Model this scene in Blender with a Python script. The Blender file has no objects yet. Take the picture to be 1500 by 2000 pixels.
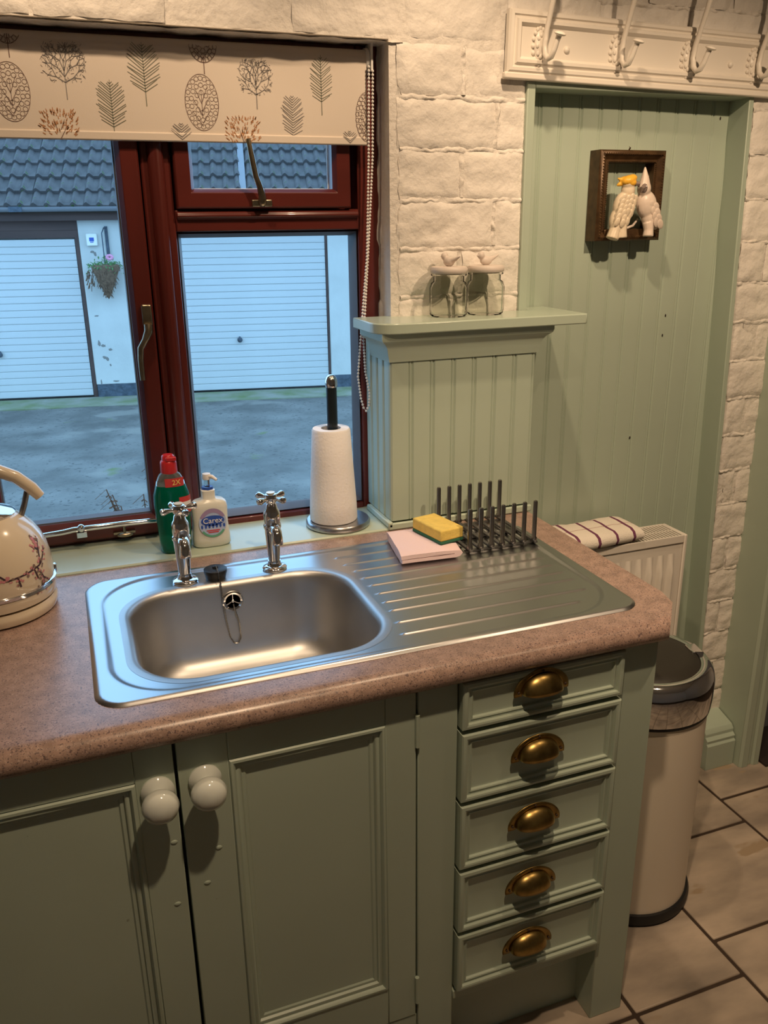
import bpy, math, random
from mathutils import Matrix, Vector, noise as mnoise
PI = math.pi
R = random.Random(7)

# ------------------------------------------------------------------ camera, world, lamps, exposure
scene = bpy.context.scene
C = scene.collection
cd = bpy.data.cameras.new('camera'); cam = bpy.data.objects.new('camera', cd); C.objects.link(cam)
pitch, yaw, roll = 0.33087, 0.35318, -0.012222
fw = Vector((math.sin(yaw)*math.cos(pitch), math.cos(yaw)*math.cos(pitch), -math.sin(pitch)))
rt = Vector((math.cos(yaw), -math.sin(yaw), 0)); up = rt.cross(fw)
r2 = math.cos(roll)*rt + math.sin(roll)*up; u2 = -math.sin(roll)*rt + math.cos(roll)*up
m = Matrix((r2, u2, -fw)).transposed().to_4x4(); m.translation = (0.028, -1.1213, 1.5689)
cam.matrix_world = m
cd.sensor_fit = 'VERTICAL'; cd.sensor_height = 24; cd.lens = 1643.8/2000*24; cd.clip_start = .02
scene.camera = cam

w = bpy.data.worlds.new('overcast_sky'); scene.world = w; w.use_nodes = True
bgn = w.node_tree.nodes['Background']
bgn.inputs['Color'].default_value = (0.36, 0.64, 1.0, 1); bgn.inputs['Strength'].default_value = 2.3

def spot(name, loc, aim, power, size=130, blend=.7, col=(1, .60, .29)):
    l = bpy.data.lights.new(name, 'SPOT'); l.energy = power; l.color = col
    l.spot_size = math.radians(size); l.spot_blend = blend; l.shadow_soft_size = .022
    o = bpy.data.objects.new(name, l); C.objects.link(o); o.location = loc
    o.rotation_euler = (Vector(aim)-Vector(loc)).to_track_quat('-Z', 'Y').to_euler()
    return o
# four warm ceiling spots just above the frame, read from the row of highlights on the kettle and from the shadows
# under the window head, the shelf, the coat rail and the worktop edge
WARM = (1, .72, .46)
spot('ceiling_spot_window_offscreen', (.10, .27, 2.29), (.10, .66, 1.70), 11, 95, .7, WARM)
spot('ceiling_spot_shelf_offscreen', (.80, .17, 2.29), (.78, .48, .9), 17, 125, .7, WARM)
spot('ceiling_spot_recess_offscreen', (1.25, -.42, 2.29), (1.50, .62, .95), 42, 88, .8, WARM)
spot('ceiling_spot_cabinet_offscreen', (.36, -.64, 2.29), (.62, -.10, 0), 42, 92, .8, WARM)

scene.view_settings.view_transform = 'Standard'; scene.view_settings.look = 'None'
scene.view_settings.gamma = 1; scene.view_settings.use_curve_mapping = False
scene.view_settings.exposure = 0.32

# ------------------------------------------------------------------ materials
MATS = {}
def _n(nt, t, **kw):
    n = nt.nodes.new(t)
    for k, v in kw.items(): setattr(n, k, v)
    return n
def mat(name, col, rough=.5, metal=0., spec=.5, var=None, bump=None, speck=None, trans=0., ior=1.45, coat=0., stretch=None, emit=None, streak=None):
    """var=(scale, amount) colour noise; bump=(scale, strength, distance); speck=[(scale, thresh, colour), ...]"""
    mt = bpy.data.materials.new(name); mt.use_nodes = True; nt = mt.node_tree
    b = nt.nodes['Principled BSDF']
    b.inputs['Base Color'].default_value = (*col, 1); b.inputs['Roughness'].default_value = rough
    b.inputs['Metallic'].default_value = metal; b.inputs['Specular IOR Level'].default_value = spec
    b.inputs['Transmission Weight'].default_value = trans; b.inputs['IOR'].default_value = ior
    b.inputs['Coat Weight'].default_value = coat
    tc = _n(nt, 'ShaderNodeTexCoord'); src = tc.outputs['Object']
    if stretch:
        mp = _n(nt, 'ShaderNodeMapping'); mp.inputs['Scale'].default_value = stretch
        nt.links.new(src, mp.inputs['Vector']); src = mp.outputs['Vector']
    cur = None
    if var:
        nz = _n(nt, 'ShaderNodeTexNoise'); nz.inputs['Scale'].default_value = var[0]; nz.inputs['Detail'].default_value = 6
        nt.links.new(src, nz.inputs['Vector'])
        rp = _n(nt, 'ShaderNodeValToRGB'); a = var[1]
        rp.color_ramp.elements[0].position = .3; rp.color_ramp.elements[1].position = .7
        c2 = var[2] if len(var) > 2 else tuple(x*(1-a) for x in col)
        rp.color_ramp.elements[0].color = (*c2, 1)
        rp.color_ramp.elements[1].color = (*[min(1, x*(1+a*.4)) for x in col], 1)
        nt.links.new(nz.outputs['Fac'], rp.inputs['Fac']); cur = rp.outputs['Color']
    for sp in speck or []:
        nz = _n(nt, 'ShaderNodeTexNoise'); nz.inputs['Scale'].default_value = sp[0]; nz.inputs['Detail'].default_value = 3
        nt.links.new(src, nz.inputs['Vector'])
        rp = _n(nt, 'ShaderNodeValToRGB'); rp.color_ramp.elements[0].position = sp[1]; rp.color_ramp.elements[1].position = sp[1]+.05
        rp.color_ramp.elements[0].color = (0, 0, 0, 1); rp.color_ramp.elements[1].color = (1, 1, 1, 1)
        mx = _n(nt, 'ShaderNodeMix', data_type='RGBA')
        nt.links.new(nz.outputs['Fac'], rp.inputs['Fac']); nt.links.new(rp.outputs['Color'], mx.inputs['Factor'])
        if cur: nt.links.new(cur, mx.inputs['A'])
        else: mx.inputs['A'].default_value = (*col, 1)
        mx.inputs['B'].default_value = (*sp[2], 1); cur = mx.outputs['Result']
    if streak:
        pass
    if cur: nt.links.new(cur, b.inputs['Base Color'])
    if bump:
        nz = _n(nt, 'ShaderNodeTexNoise'); nz.inputs['Scale'].default_value = bump[0]; nz.inputs['Detail'].default_value = 5
        nt.links.new(src, nz.inputs['Vector'])
        bp = _n(nt, 'ShaderNodeBump'); bp.inputs['Strength'].default_value = bump[1]
        bp.inputs['Distance'].default_value = bump[2] if len(bump) > 2 else .002
        nt.links.new(nz.outputs['Fac'], bp.inputs['Height']); nt.links.new(bp.outputs['Normal'], b.inputs['Normal'])
    if emit:
        b.inputs['Emission Color'].default_value = (*emit[0], 1); b.inputs['Emission Strength'].default_value = emit[1]
    MATS[name] = mt
    return mt
def thin_glass(name, tint=(.93, .97, .97), blend=.10):
    mt = bpy.data.materials.new(name); mt.use_nodes = True; nt = mt.node_tree; nt.nodes.clear()
    o = _n(nt, 'ShaderNodeOutputMaterial'); t = _n(nt, 'ShaderNodeBsdfTransparent'); t.inputs['Color'].default_value = (*tint, 1)
    g = _n(nt, 'ShaderNodeBsdfGlossy'); g.inputs['Roughness'].default_value = .02
    fr = _n(nt, 'ShaderNodeLayerWeight'); fr.inputs['Blend'].default_value = blend
    mx = _n(nt, 'ShaderNodeMixShader')
    nt.links.new(fr.outputs[0], mx.inputs[0]); nt.links.new(t.outputs[0], mx.inputs[1]); nt.links.new(g.outputs[0], mx.inputs[2])
    nt.links.new(mx.outputs[0], o.inputs[0]); MATS[name] = mt
    return mt

m_brick = mat('white_masonry_paint', (.80, .75, .69), .62, var=(9, .06), bump=(38, .8, .007))
m_mortar = mat('painted_mortar', (.77, .72, .66), .65, var=(12, .06), bump=(75, .8, .005))
m_sage = mat('sage_paint', (.43, .51, .42), .34, var=(5, .05), bump=(35, .12, .001))
m_sagewood = mat('sage_paint_cabinet', (.43, .51, .42), .38, var=(4, .05), bump=(45, .15, .001), speck=[(38, .77, (.12, .09, .06))])
m_gloss = mat('sage_gloss_sill', (.43, .51, .42), .22, bump=(20, .08, .001))
m_plaster = mat('plain_white_plaster', (.72, .71, .69), .8, bump=(25, .3, .003))
m_ceil = mat('ceiling_white', (.78, .76, .72), .8)
m_mahog = mat('mahogany_stain', (.125, .022, .017), .30, var=(7, .45), stretch=(1, 1, .12), bump=(60, .08, .001), coat=.25)
m_mahogx = mat('mahogany_stain_rail', (.125, .022, .017), .30, var=(7, .45), stretch=(.12, 1, 1), bump=(60, .08, .001), coat=.25)
m_seal = mat('grey_glazing_bead', (.10, .10, .12), .5)
m_glass = thin_glass('window_glass')
m_fabric = mat('blind_fabric', (.73, .64, .55), .85, bump=(300, .15, .0006))
m_white = mat('white_plastic', (.85, .83, .80), .4)
m_printd = mat('tree_print_brown', (.20, .13, .11), .85)
m_printg = mat('tree_print_grey', (.23, .21, .20), .85)
m_printk = mat('tree_print_olive', (.21, .21, .16), .85)
m_printo = mat('tree_print_orange', (.50, .24, .11), .85)
m_work = mat('speckled_laminate', (.36, .245, .20), .30, var=(45, .30), speck=[(330, .60, (.43, .32, .27)), (260, .595, (.15, .10, .095)), (480, .60, (.10, .075, .075))], spec=.6)
m_steel = mat('brushed_steel', (.52, .52, .53), .30, metal=1, bump=(260, .06, .0006), stretch=(.06, 1, 1))
m_bowl = mat('satin_steel_bowl', (.50, .50, .50), .42, metal=1, var=(9, .10))
m_chrome = mat('chrome', (.82, .82, .84), .06, metal=1)
m_brass = mat('aged_brass', (.42, .29, .10), .34, metal=1, var=(45, .5))
m_oldbrass = mat('pewter_brass', (.40, .34, .24), .32, metal=1, var=(40, .3))
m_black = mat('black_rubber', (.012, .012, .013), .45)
m_darkpole = mat('black_enamel', (.01, .016, .02), .3)
m_ceramic = mat('white_ceramic_knob', (.70, .74, .69), .12, coat=.5)
m_cream = mat('cream_enamel', (.70, .60, .46), .18, coat=.6)
m_creambin = mat('cream_powder_coat', (.74, .66, .55), .35)
m_lid = mat('dark_bin_lid', (.03, .027, .022), .45, spec=.25)
m_paper = mat('tissue_paper', (.82, .80, .80), .9, bump=(170, .5, .002))
m_green = mat('green_washing_liquid', (.0, .22, .13), .12, trans=.55, ior=1.33)
m_clear = mat('clear_plastic', (.75, .90, .88), .08, trans=.9, ior=1.2)
m_red = mat('red_plastic', (.55, .025, .03), .3)
m_redlabel = mat('red_label', (.60, .05, .05), .4)
m_yellow = mat('yellow_print', (.85, .72, .2), .4)
m_soap = mat('pearl_white_soap', (.74, .74, .66), .25, spec=.5)
m_blue = mat('blue_print', (.03, .09, .42), .35)
m_lblue = mat('pale_blue_print', (.45, .55, .78), .4)
m_purple = mat('mauve_print', (.36, .26, .42), .4)
m_greenp = mat('green_print', (.12, .40, .25), .4)
m_wht = mat('white_print', (.85, .85, .85), .4)
m_pink = mat('pink_microfibre', (.76, .60, .62), .9, bump=(400, .4, .001))
m_sponge = mat('yellow_sponge', (.75, .56, .14), .9, bump=(220, .6, .002), var=(60, .15))
m_scour = mat('green_scourer', (.03, .14, .08), .9, bump=(300, .8, .002))
m_rack = mat('dark_steel_rod', (.32, .31, .30), .28, metal=1)
m_rackb = mat('dark_rack_base', (.10, .10, .10), .35, metal=.6)
m_radi = mat('white_radiator_enamel', (.74, .69, .62), .35)
m_slot = mat('dark_brown_void', (.05, .03, .02), .8)
m_frame = mat('antique_bronze_frame', (.10, .055, .025), .38, metal=.35, var=(60, .4))
m_birdw = mat('bird_cream', (.78, .66, .50), .35, var=(30, .12))
m_birdp = mat('bird_pale', (.74, .62, .53), .35, var=(30, .12))
m_birdy = mat('bird_yellow_crest', (.85, .46, .05), .35)
m_birdg = mat('bird_grey_face', (.22, .17, .15), .4)
m_hook = mat('white_painted_iron', (.80, .74, .66), .35)
m_jar = thin_glass('jar_glass', (.96, .97, .95), .06)
m_lidc = mat('pale_jar_lid', (.66, .58, .52), .5)
m_tile = mat('stone_floor_tile', (.50, .41, .325), .42, var=(7, .30, (.25, .21, .175)), speck=[(9, .64, (.37, .28, .19))], stretch=(.6, 1.5, 1), bump=(22, .25, .002))
m_grout = mat('dark_brown_grout', (.045, .028, .018), .8, bump=(90, .4, .002))
m_jamb = mat('grey_door_paint', (.20, .20, .23), .6)
m_dark = mat('dark_threshold', (.03, .022, .02), .7)
m_render = mat('white_garage_render', (.62, .61, .57), .8, var=(2.5, .10), bump=(18, .4, .01))
m_gdoor = mat('white_garage_door', (.60, .60, .585), .45, var=(1.2, .05))
m_rtile = mat('concrete_roof_tile', (.105, .095, .095), .75, var=(5, .40), speck=[(9, .66, (.05, .09, .02)), (23, .76, (.2, .19, .18))], bump=(30, .5, .01))
m_gutter = mat('grey_gutter', (.22, .22, .24), .5)
m_timber = mat('dark_brown_timber', (.10, .055, .045), .6, var=(6, .3), stretch=(.15, 1, 1))
m_plinth = mat('dark_grey_plinth', (.09, .11, .14), .8, bump=(25, .9, .02), var=(14, .4))
m_yard = mat('weathered_asphalt', (.175, .165, .15), .75, var=(2.2, .45), speck=[(26, .60, (.09, .085, .08)), (1.1, .60, (.225, .21, .185)), (1.5, .68, (.13, .16, .06))], bump=(45, .6, .01))
m_moss = mat('mossy_concrete_apron', (.27, .26, .22), .85, var=(3, .3, (.15, .19, .07)), bump=(30, .5, .01))
m_leafg = mat('basket_leaf', (.10, .22, .07), .6)
m_leafd = mat('dried_fern_stem', (.16, .10, .07), .8)
m_flower = mat('pink_petal', (.75, .30, .45), .6)
m_wicker = mat('wicker_basket', (.22, .13, .08), .8, var=(30, .5), bump=(60, .8, .01))
m_hole = mat('flaked_patch', (.24, .22, .20), .8)

# towel: white terry with purple stripes, by object coordinates
def towel_mat():
    mt = mat('striped_terry', (.78, .72, .64), .95, bump=(330, .8, .002)); nt = mt.node_tree
    b = nt.nodes['Principled BSDF']; tc = [n for n in nt.nodes if n.type == 'TEX_COORD'][0]
    sx = _n(nt, 'ShaderNodeSeparateXYZ'); nt.links.new(tc.outputs['Object'], sx.inputs[0])
    def stripe(out, period, width, off):
        a = _n(nt, 'ShaderNodeMath', operation='ADD'); a.inputs[1].default_value = off
        f = _n(nt, 'ShaderNodeMath', operation='PINGPONG'); f.inputs[1].default_value = period/2
        g = _n(nt, 'ShaderNodeMath', operation='LESS_THAN'); g.inputs[1].default_value = width/2
        nt.links.new(out, a.inputs[0]); nt.links.new(a.outputs[0], f.inputs[0]); nt.links.new(f.outputs[0], g.inputs[0])
        return g.outputs[0]
    s1 = stripe(sx.outputs['X'], .056, .008, .056*8+.010)
    s2 = stripe(sx.outputs['Y'], .075, .003, .075*4+.01)
    m1 = _n(nt, 'ShaderNodeMix', data_type='RGBA'); m1.inputs['A'].default_value = (.78, .72, .64, 1); m1.inputs['B'].default_value = (.50, .33, .32, 1)
    m2 = _n(nt, 'ShaderNodeMix', data_type='RGBA'); m2.inputs['B'].default_value = (.16, .045, .10, 1)
    nt.links.new(s2, m1.inputs['Factor']); nt.links.new(m1.outputs['Result'], m2.inputs['A']); nt.links.new(s1, m2.inputs['Factor'])
    nt.links.new(m2.outputs['Result'], b.inputs['Base Color'])
    return mt
m_towel = towel_mat()

# ------------------------------------------------------------------ mesh helpers
class G:
    def __init__(s): s.v = []; s.f = []
    def add(s, vs, fs):
        o = len(s.v); s.v += [tuple(v) for v in vs]; s.f += [tuple(i+o for i in f) for f in fs]; return s
    def box(s, x0, x1, y0, y1, z0, z1):
        return s.add([(x, y, z) for x in (x0, x1) for y in (y0, y1) for z in (z0, z1)],
                     [(0, 1, 3, 2), (4, 6, 7, 5), (0, 4, 5, 1), (2, 3, 7, 6), (0, 2, 6, 4), (1, 5, 7, 3)])
    def tube(s, path, r, n=10, caps=True, closed=False):
        P = [Vector(p) for p in path]; k = len(P)
        rs = r if isinstance(r, (list, tuple)) else [r]*k
        vs = []; t0 = (P[1]-P[0]).normalized()
        a = Vector((0, 0, 1)) if abs(t0.z) < .9 else Vector((1, 0, 0))
        nrm = (a - t0*a.dot(t0)).normalized()
        for i in range(k):
            if closed: t = (P[(i+1) % k]-P[i-1]).normalized()
            else: t = (P[min(i+1, k-1)]-P[max(i-1, 0)]).normalized()
            nrm = (nrm - t*nrm.dot(t)).normalized(); bn = t.cross(nrm)
            for j in range(n):
                q = 2*PI*j/n; vs.append(P[i]+(nrm*math.cos(q)+bn*math.sin(q))*rs[i])
        fs = []
        for i in range(k if closed else k-1):
            for j in range(n):
                i2 = (i+1) % k
                fs.append((i*n+j, i*n+(j+1) % n, i2*n+(j+1) % n, i2*n+j))
        if caps and not closed: fs += [tuple(range(n))[::-1], tuple((k-1)*n+j for j in range(n))]
        return s.add(vs, fs)
    def lathe(s, prof, c=(0, 0, 0), n=32, axis='z', caps=True, rib=None):
        vs = []; k = len(prof)
        for i, (r, z) in enumerate(prof):
            for j in range(n):
                q = 2*PI*j/n; rr = max(r, 1e-5)
                if rib and rib[2] <= i <= rib[3]: rr += rib[1]*math.cos(rib[0]*q)
                x, y = rr*math.cos(q), rr*math.sin(q)
                if axis == 'z': vs.append((c[0]+x, c[1]+y, c[2]+z))
                elif axis == 'y': vs.append((c[0]+x, c[1]-z, c[2]+y))      # z runs towards -Y
                else: vs.append((c[0]+z, c[1]+x, c[2]+y))
        fs = [(i*n+j, i*n+(j+1) % n, (i+1)*n+(j+1) % n, (i+1)*n+j) for i in range(k-1) for j in range(n)]
        if caps: fs += [tuple(range(n))[::-1], tuple((k-1)*n+j for j in range(n))]
        return s.add(vs, fs)
    def ball(s, c, r, nu=16, nv=10, rot=None):
        r = r if isinstance(r, (list, tuple)) else (r, r, r); vs = []
        for i in range(nv+1):
            t = PI*i/nv
            for j in range(nu):
                q = 2*PI*j/nu
                p = Vector((r[0]*math.sin(t)*math.cos(q), r[1]*math.sin(t)*math.sin(q), r[2]*math.cos(t)))
                if rot: p = rot @ p
                vs.append(Vector(c)+p)
        fs = [(i*nu+j, i*nu+(j+1) % nu, (i+1)*nu+(j+1) % nu, (i+1)*nu+j)[::-1] for i in range(nv) for j in range(nu)]
        return s.add(vs, fs)
    def prism(s, poly, a0, a1, axis='z'):
        """poly of 2D points; z: (x,y) extruded in z; x: (y,z) extruded in x; y: (x,z) extruded in y"""
        n = len(poly)
        f = {'z': lambda p, a: (p[0], p[1], a), 'x': lambda p, a: (a, p[0], p[1]), 'y': lambda p, a: (p[0], a, p[1])}[axis]
        vs = [f(p, a0) for p in poly]+[f(p, a1) for p in poly]
        fs = [(i, (i+1) % n, n+(i+1) % n, n+i) for i in range(n)]+[tuple(range(n))[::-1], tuple(range(n, 2*n))]
        return s.add(vs, fs)
    def sweep_rect(s, prof, x0, x1, z0, z1, fill=False):
        """mitred frame: prof = [(inset, y), ...] round a rectangle in the XZ plane"""
        vs = []; k = len(prof)
        for d, y in prof: vs += [(x0+d, y, z0+d), (x1-d, y, z0+d), (x1-d, y, z1-d), (x0+d, y, z1-d)]
        fs = [(i*4+j, i*4+(j+1) % 4, (i+1)*4+(j+1) % 4, (i+1)*4+j) for i in range(k-1) for j in range(4)]
        if fill: fs.append(tuple((k-1)*4+j for j in range(4)))
        return s.add(vs, fs)
    def grid(s, fn, nu, nv, flip=False):
        vs = [fn(i/nu, j/nv) for i in range(nu+1) for j in range(nv+1)]
        fs = [(i*(nv+1)+j, (i+1)*(nv+1)+j, (i+1)*(nv+1)+j+1, i*(nv+1)+j+1) for i in range(nu) for j in range(nv)]
        return s.add(vs, [f[::-1] for f in fs] if flip else fs)
    def mesh(s, name, org=(0, 0, 0), fix=True):
        me = bpy.data.meshes.new(name)
        me.from_pydata([(v[0]-org[0], v[1]-org[1], v[2]-org[2]) for v in s.v], [], s.f)
        if fix:
            import bmesh
            bm = bmesh.new(); bm.from_mesh(me); bmesh.ops.recalc_face_normals(bm, faces=bm.faces); bm.to_mesh(me); bm.free()
        me.update(); return me
ORG = {}
def link(name, data, parent=None, loc=None):
    o = bpy.data.objects.new(name, data); C.objects.link(o)
    if parent: o.parent = parent
    if loc is not None: o.location = loc
    return o
def obj(g, name, material, parent=None, smooth=40, bevel=0, local=False, org=None, fix=True):
    """world-space mesh -> object; the origin is the parent's origin (or org for a top-level mesh)"""
    if parent is not None: og = (0, 0, 0) if local else ORG.get(parent.name, (0, 0, 0))
    else: og = org or (0, 0, 0)
    me = g.mesh(name, og, fix); me.materials.append(material)
    if smooth:
        for p in me.polygons: p.use_smooth = True
        me.set_sharp_from_angle(angle=math.radians(smooth))
    o = link(name, me, parent, None if parent is not None else og)
    ORG[o.name] = og
    if bevel:
        b = o.modifiers.new('bevel', 'BEVEL'); b.width = bevel; b.segments = 2; b.limit_method = 'ANGLE'
    return o
def thing(name, loc, label=None, cat=None, group=None, kind=None, rot=None):
    o = bpy.data.objects.new(name, None); C.objects.link(o); o.location = loc; o.empty_display_size = .05
    if rot: o.rotation_euler = rot
    ORG[o.name] = tuple(loc); return tag(o, label, cat, group, kind)
def tag(o, label=None, cat=None, group=None, kind=None):
    if label: o['label'] = label
    if cat: o['category'] = cat
    if group: o['group'] = group
    if kind: o['kind'] = kind
    return o
def copy_part(src, parent, loc=None):
    c = src.copy(); C.objects.link(c); c.parent = parent
    if loc is not None: c.location = loc
    return c
def rrect(x0, x1, y0, y1, r, n=10):
    pts = []
    for cx, cy, a in ((x1-r, y1-r, 0), (x0+r, y1-r, 90), (x0+r, y0+r, 180), (x1-r, y0+r, 270)):
        for i in range(n+1):
            q = math.radians(a+90*i/n); pts.append((cx+r*math.cos(q), cy+r*math.sin(q)))
    return pts
def sd_rrect(x, y, x0, x1, y0, y1, r):
    cx, cy = (x0+x1)/2, (y0+y1)/2
    qx = abs(x-cx)-(x1-x0)/2+r; qy = abs(y-cy)-(y1-y0)/2+r
    return math.hypot(max(qx, 0), max(qy, 0))+min(max(qx, qy), 0)-r
def sstep(a, b, x):
    t = min(1, max(0, (x-a)/(b-a))); return t*t*(3-2*t)
def remesh(o, vox=.0025, it=4):
    r = o.modifiers.new('remesh', 'REMESH'); r.mode = 'VOXEL'; r.voxel_size = vox; r.use_smooth_shade = True
    s_ = o.modifiers.new('smooth', 'SMOOTH'); s_.iterations = it; s_.factor = .5
    return o
def text(txt, size, material, parent, loc, rot, name='lettering', extrude=.0002):
    cu = bpy.data.curves.new(name, 'FONT'); cu.body = txt; cu.size = size; cu.align_x = 'CENTER'; cu.align_y = 'CENTER'; cu.extrude = extrude
    t = bpy.data.objects.new(name+'_tmp', cu); C.objects.link(t)
    bpy.context.view_layer.update()
    me = bpy.data.meshes.new_from_object(t.evaluated_get(bpy.context.evaluated_depsgraph_get()))
    bpy.data.objects.remove(t); me.materials.clear(); me.materials.append(material)
    o = link(name, me, parent); og = ORG.get(parent.name, (0, 0, 0))
    o.location = (loc[0]-og[0], loc[1]-og[1], loc[2]-og[2]); o.rotation_euler = rot
    return o

# ------------------------------------------------------------------ key levels (metres)
ZT = .913          # worktop top
YW = .64           # brick wall face
YP = .70           # face of the boarded recess
YF = .71           # window frame face
YB = .548          # boxed ledge face
YC = -.035         # cabinet face

# ------------------------------------------------------------------ room shell
wall = obj(G().box(-1.5, -.235, YW+.0035, .86, 0, 2.36).box(-.235, .70, YW+.0035, .86, 0, .90).box(-.235, .70, YW+.0035, .86, 1.915, 2.36)
           .box(.70, 1.02, YW+.0035, .86, 0, 2.36).box(1.02, 1.682, .725, .86, 0, 2.36).box(1.02, 1.682, YW+.0035, .725, 1.85, 2.36)
           .box(1.682, 1.80, YW+.0035, .86, 0, 2.36).prism([(1.684, 0), (1.683, 1.85), (1.620, 1.85), (1.683, 0)], YW+.0035, .724, 'y').box(1.80, 2.55, YW+.0035, .86, 2.03, 2.36).box(2.55, 2.9, YW+.0035, .86, 0, 2.36),
           'wall_window', m_mortar)
tag(wall, 'white painted brick wall round the window and the boarded recess', kind='structure')

def brick(x0, x1, z0, z1, seed, parent=wall, side=False, yb=0):
    g = G(); rr = random.Random(seed); nx = max(6, int((x1-x0)/.009)); nz = 11; off = rr.uniform(-.003, .002)
    jit = [rr.uniform(-.005, .005) for _ in range(4)]
    def fn(u, v):
        x = x0+(x1-x0)*u; z = z0+(z1-z0)*v
        ed = min(u*(x1-x0), (1-u)*(x1-x0), v*(z1-z0), (1-v)*(z1-z0))
        nzv = mnoise.noise(Vector((x*24, seed*3.1, z*24)))*.0042+mnoise.noise(Vector((x*60, seed*1.7, z*60)))*.0022
        y = YW+off+nzv+(.0045+.003*mnoise.noise(Vector((x*9, seed, z*9))))*(1-sstep(-.003, .008+.004*mnoise.noise(Vector((x*13, z*13, seed))), ed))
        x += mnoise.noise(Vector((z*30, seed, 2)))*.004; z += mnoise.noise(Vector((x*22, seed, 5)))*.004+jit[0]*(u-.5)*.6
        return (x, y, z)
    g.grid(fn, nx, nz)
    return g
def put_brick(x0, x1, z0, z1, seed):
    obj(brick(x0, x1, z0, z1, seed), 'brick', m_brick, wall, smooth=60)
k = 0; joint = .004
for row in range(-18, 5):
    z0 = 1.913+row*.1; z1 = z0+.1
    if row >= 0:                                     # above the window head, right across
        xs = [-.42+(.115 if row % 2 else 0)]
        while xs[-1] < 1.85: xs.append(xs[-1]+.23)
        for a, b in zip(xs, xs[1:]):
            k += 1; put_brick(a+joint, min(b, 1.9)-joint, max(z0, 1.915)+joint*.6, z1-joint*.6, k)
        continue
    if z1 > 1.36:                                     # pier between window and recess
        cut = .865 if row % 2 else .945
        for a, b in ((.716, cut), (cut, 1.016)):
            k += 1; put_brick(a+(joint if a > .72 else 0), b-joint, max(z0, 1.355)+joint*.6, z1-joint*.6, k)
    if z0 > .1:                                       # pier right of the recess
        cut = 1.70 if row % 2 else 1.76
        for a, b in ((1.687-.034*(z0+.05), cut+.02), (cut+.02, 1.80)):
            k += 1; put_brick(a+joint, b-joint*.5, z0+joint*.6, z1-joint*.6, k)
def ridge(x0, x1, zc, seed, vert=False):
    n = max(6, int((x1-x0)/.004)); g = G()
    def fn(u, v):
        t = x0+(x1-x0)*u; w_ = .0055+.0035*mnoise.noise(Vector((t*31, seed, 1)))
        c_ = zc+mnoise.noise(Vector((t*17, seed, 2)))*.007+mnoise.noise(Vector((t*70, seed, 5)))*.003
        h_ = max(-.004, -.0006+.0065*mnoise.noise(Vector((t*26, seed, 3)))+.004*mnoise.noise(Vector((t*85, seed, 4))))
        y = YW+.003-(.003+h_)*math.sin(PI*v)**.8
        return (t, y, c_+(v-.5)*2*w_) if not vert else (c_+(v-.5)*2*w_, y, t)
    obj(g.grid(fn, n, 6), 'mortar_ridge', m_mortar, wall, smooth=70)
for row in range(-18, 2):
    zz = 1.913+row*.1
    if 1.36 < zz < 1.90: ridge(.722, 1.012, zz, row)
    if .2 < zz < 1.90: ridge(1.690-.034*zz, 1.765, zz, row+40)
    if zz > 1.95: ridge(-.4, 1.85, zz, row+80)
    if 1.36 < zz+.05 < 1.9: ridge(zz+.006, zz+.094, .865 if row % 2 else .945, row+120, True)
# window reveal: header bricks on the right side and the plastered head
for row in range(-6, 0):
    z0 = 1.913+row*.1; z1 = z0+.1
    z0 = max(z0, 1.345)
    def fn(u, v, z0=z0, z1=z1, s=row):
        z = z0+.002+(z1-z0-.004)*v
        x = .719-.026*u+mnoise.noise(Vector((u*2, s*2.3, z*25)))*.005; y = YW+.001+(.785-YW)*u*.55
        ed = min(v, 1-v)*(z1-z0); x += .006*(1-sstep(0, .01, ed))
        return (x, y, z)
    obj(G().grid(fn, 4, 5), 'reveal_brick', m_brick, wall, smooth=60)
obj(G().grid(lambda u, v: (-.235+.965*u, YW-.002+.09*v, 1.9135-.004*(1-v)+mnoise.noise(Vector((u*22, v*2, 3)))*.004), 40, 4), 'reveal_head', m_mortar, wall, smooth=60)

for nm, g, mt in (('wall_left', G().box(-1.6, -1.5, -2.6, .86, 0, 2.36), m_plaster), ('wall_right', G().box(2.9, 3.0, -2.6, .86, 0, 2.36), m_plaster),
                  ('wall_front', G().box(-1.6, 3.0, -2.7, -2.6, 0, 2.36), m_plaster), ('ceiling', G().box(-1.6, 3.0, -2.7, .86, 2.36, 2.42), m_ceil)):
    tag(obj(g, nm, mt), kind='structure')
floor = tag(obj(G().box(-1.6, 3.0, -2.7, .86, -.06, -.004), 'floor', m_grout), 'floor of rectangular stone tiles with dark grout', kind='structure')
gj = .0045
cols = [(1.615, 1.98, .13), (1.248, 1.615, .034), (.965, 1.248, -.062), (.60, .965, -.062), (.315, .60, .1), (-.05, .315, -.03), (-.42, -.05, .06), (1.98, 2.35, .03)]
for x0, x1, y0 in cols:
    for i in range(-6, 3):
        a = y0+i*.30; b = a+.30
        if x0 < .6 and a > -.35: continue
        a2, b2 = max(a, -1.6), min(b, .70)
        if b2-a2 < .02: continue
        g = G().box(x0+gj, x1-gj, a2+gj, b2-gj, -.010, R.uniform(-.0008, .0008))
        obj(g, 'tile', m_tile, floor, bevel=.003, local=True)

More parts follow.
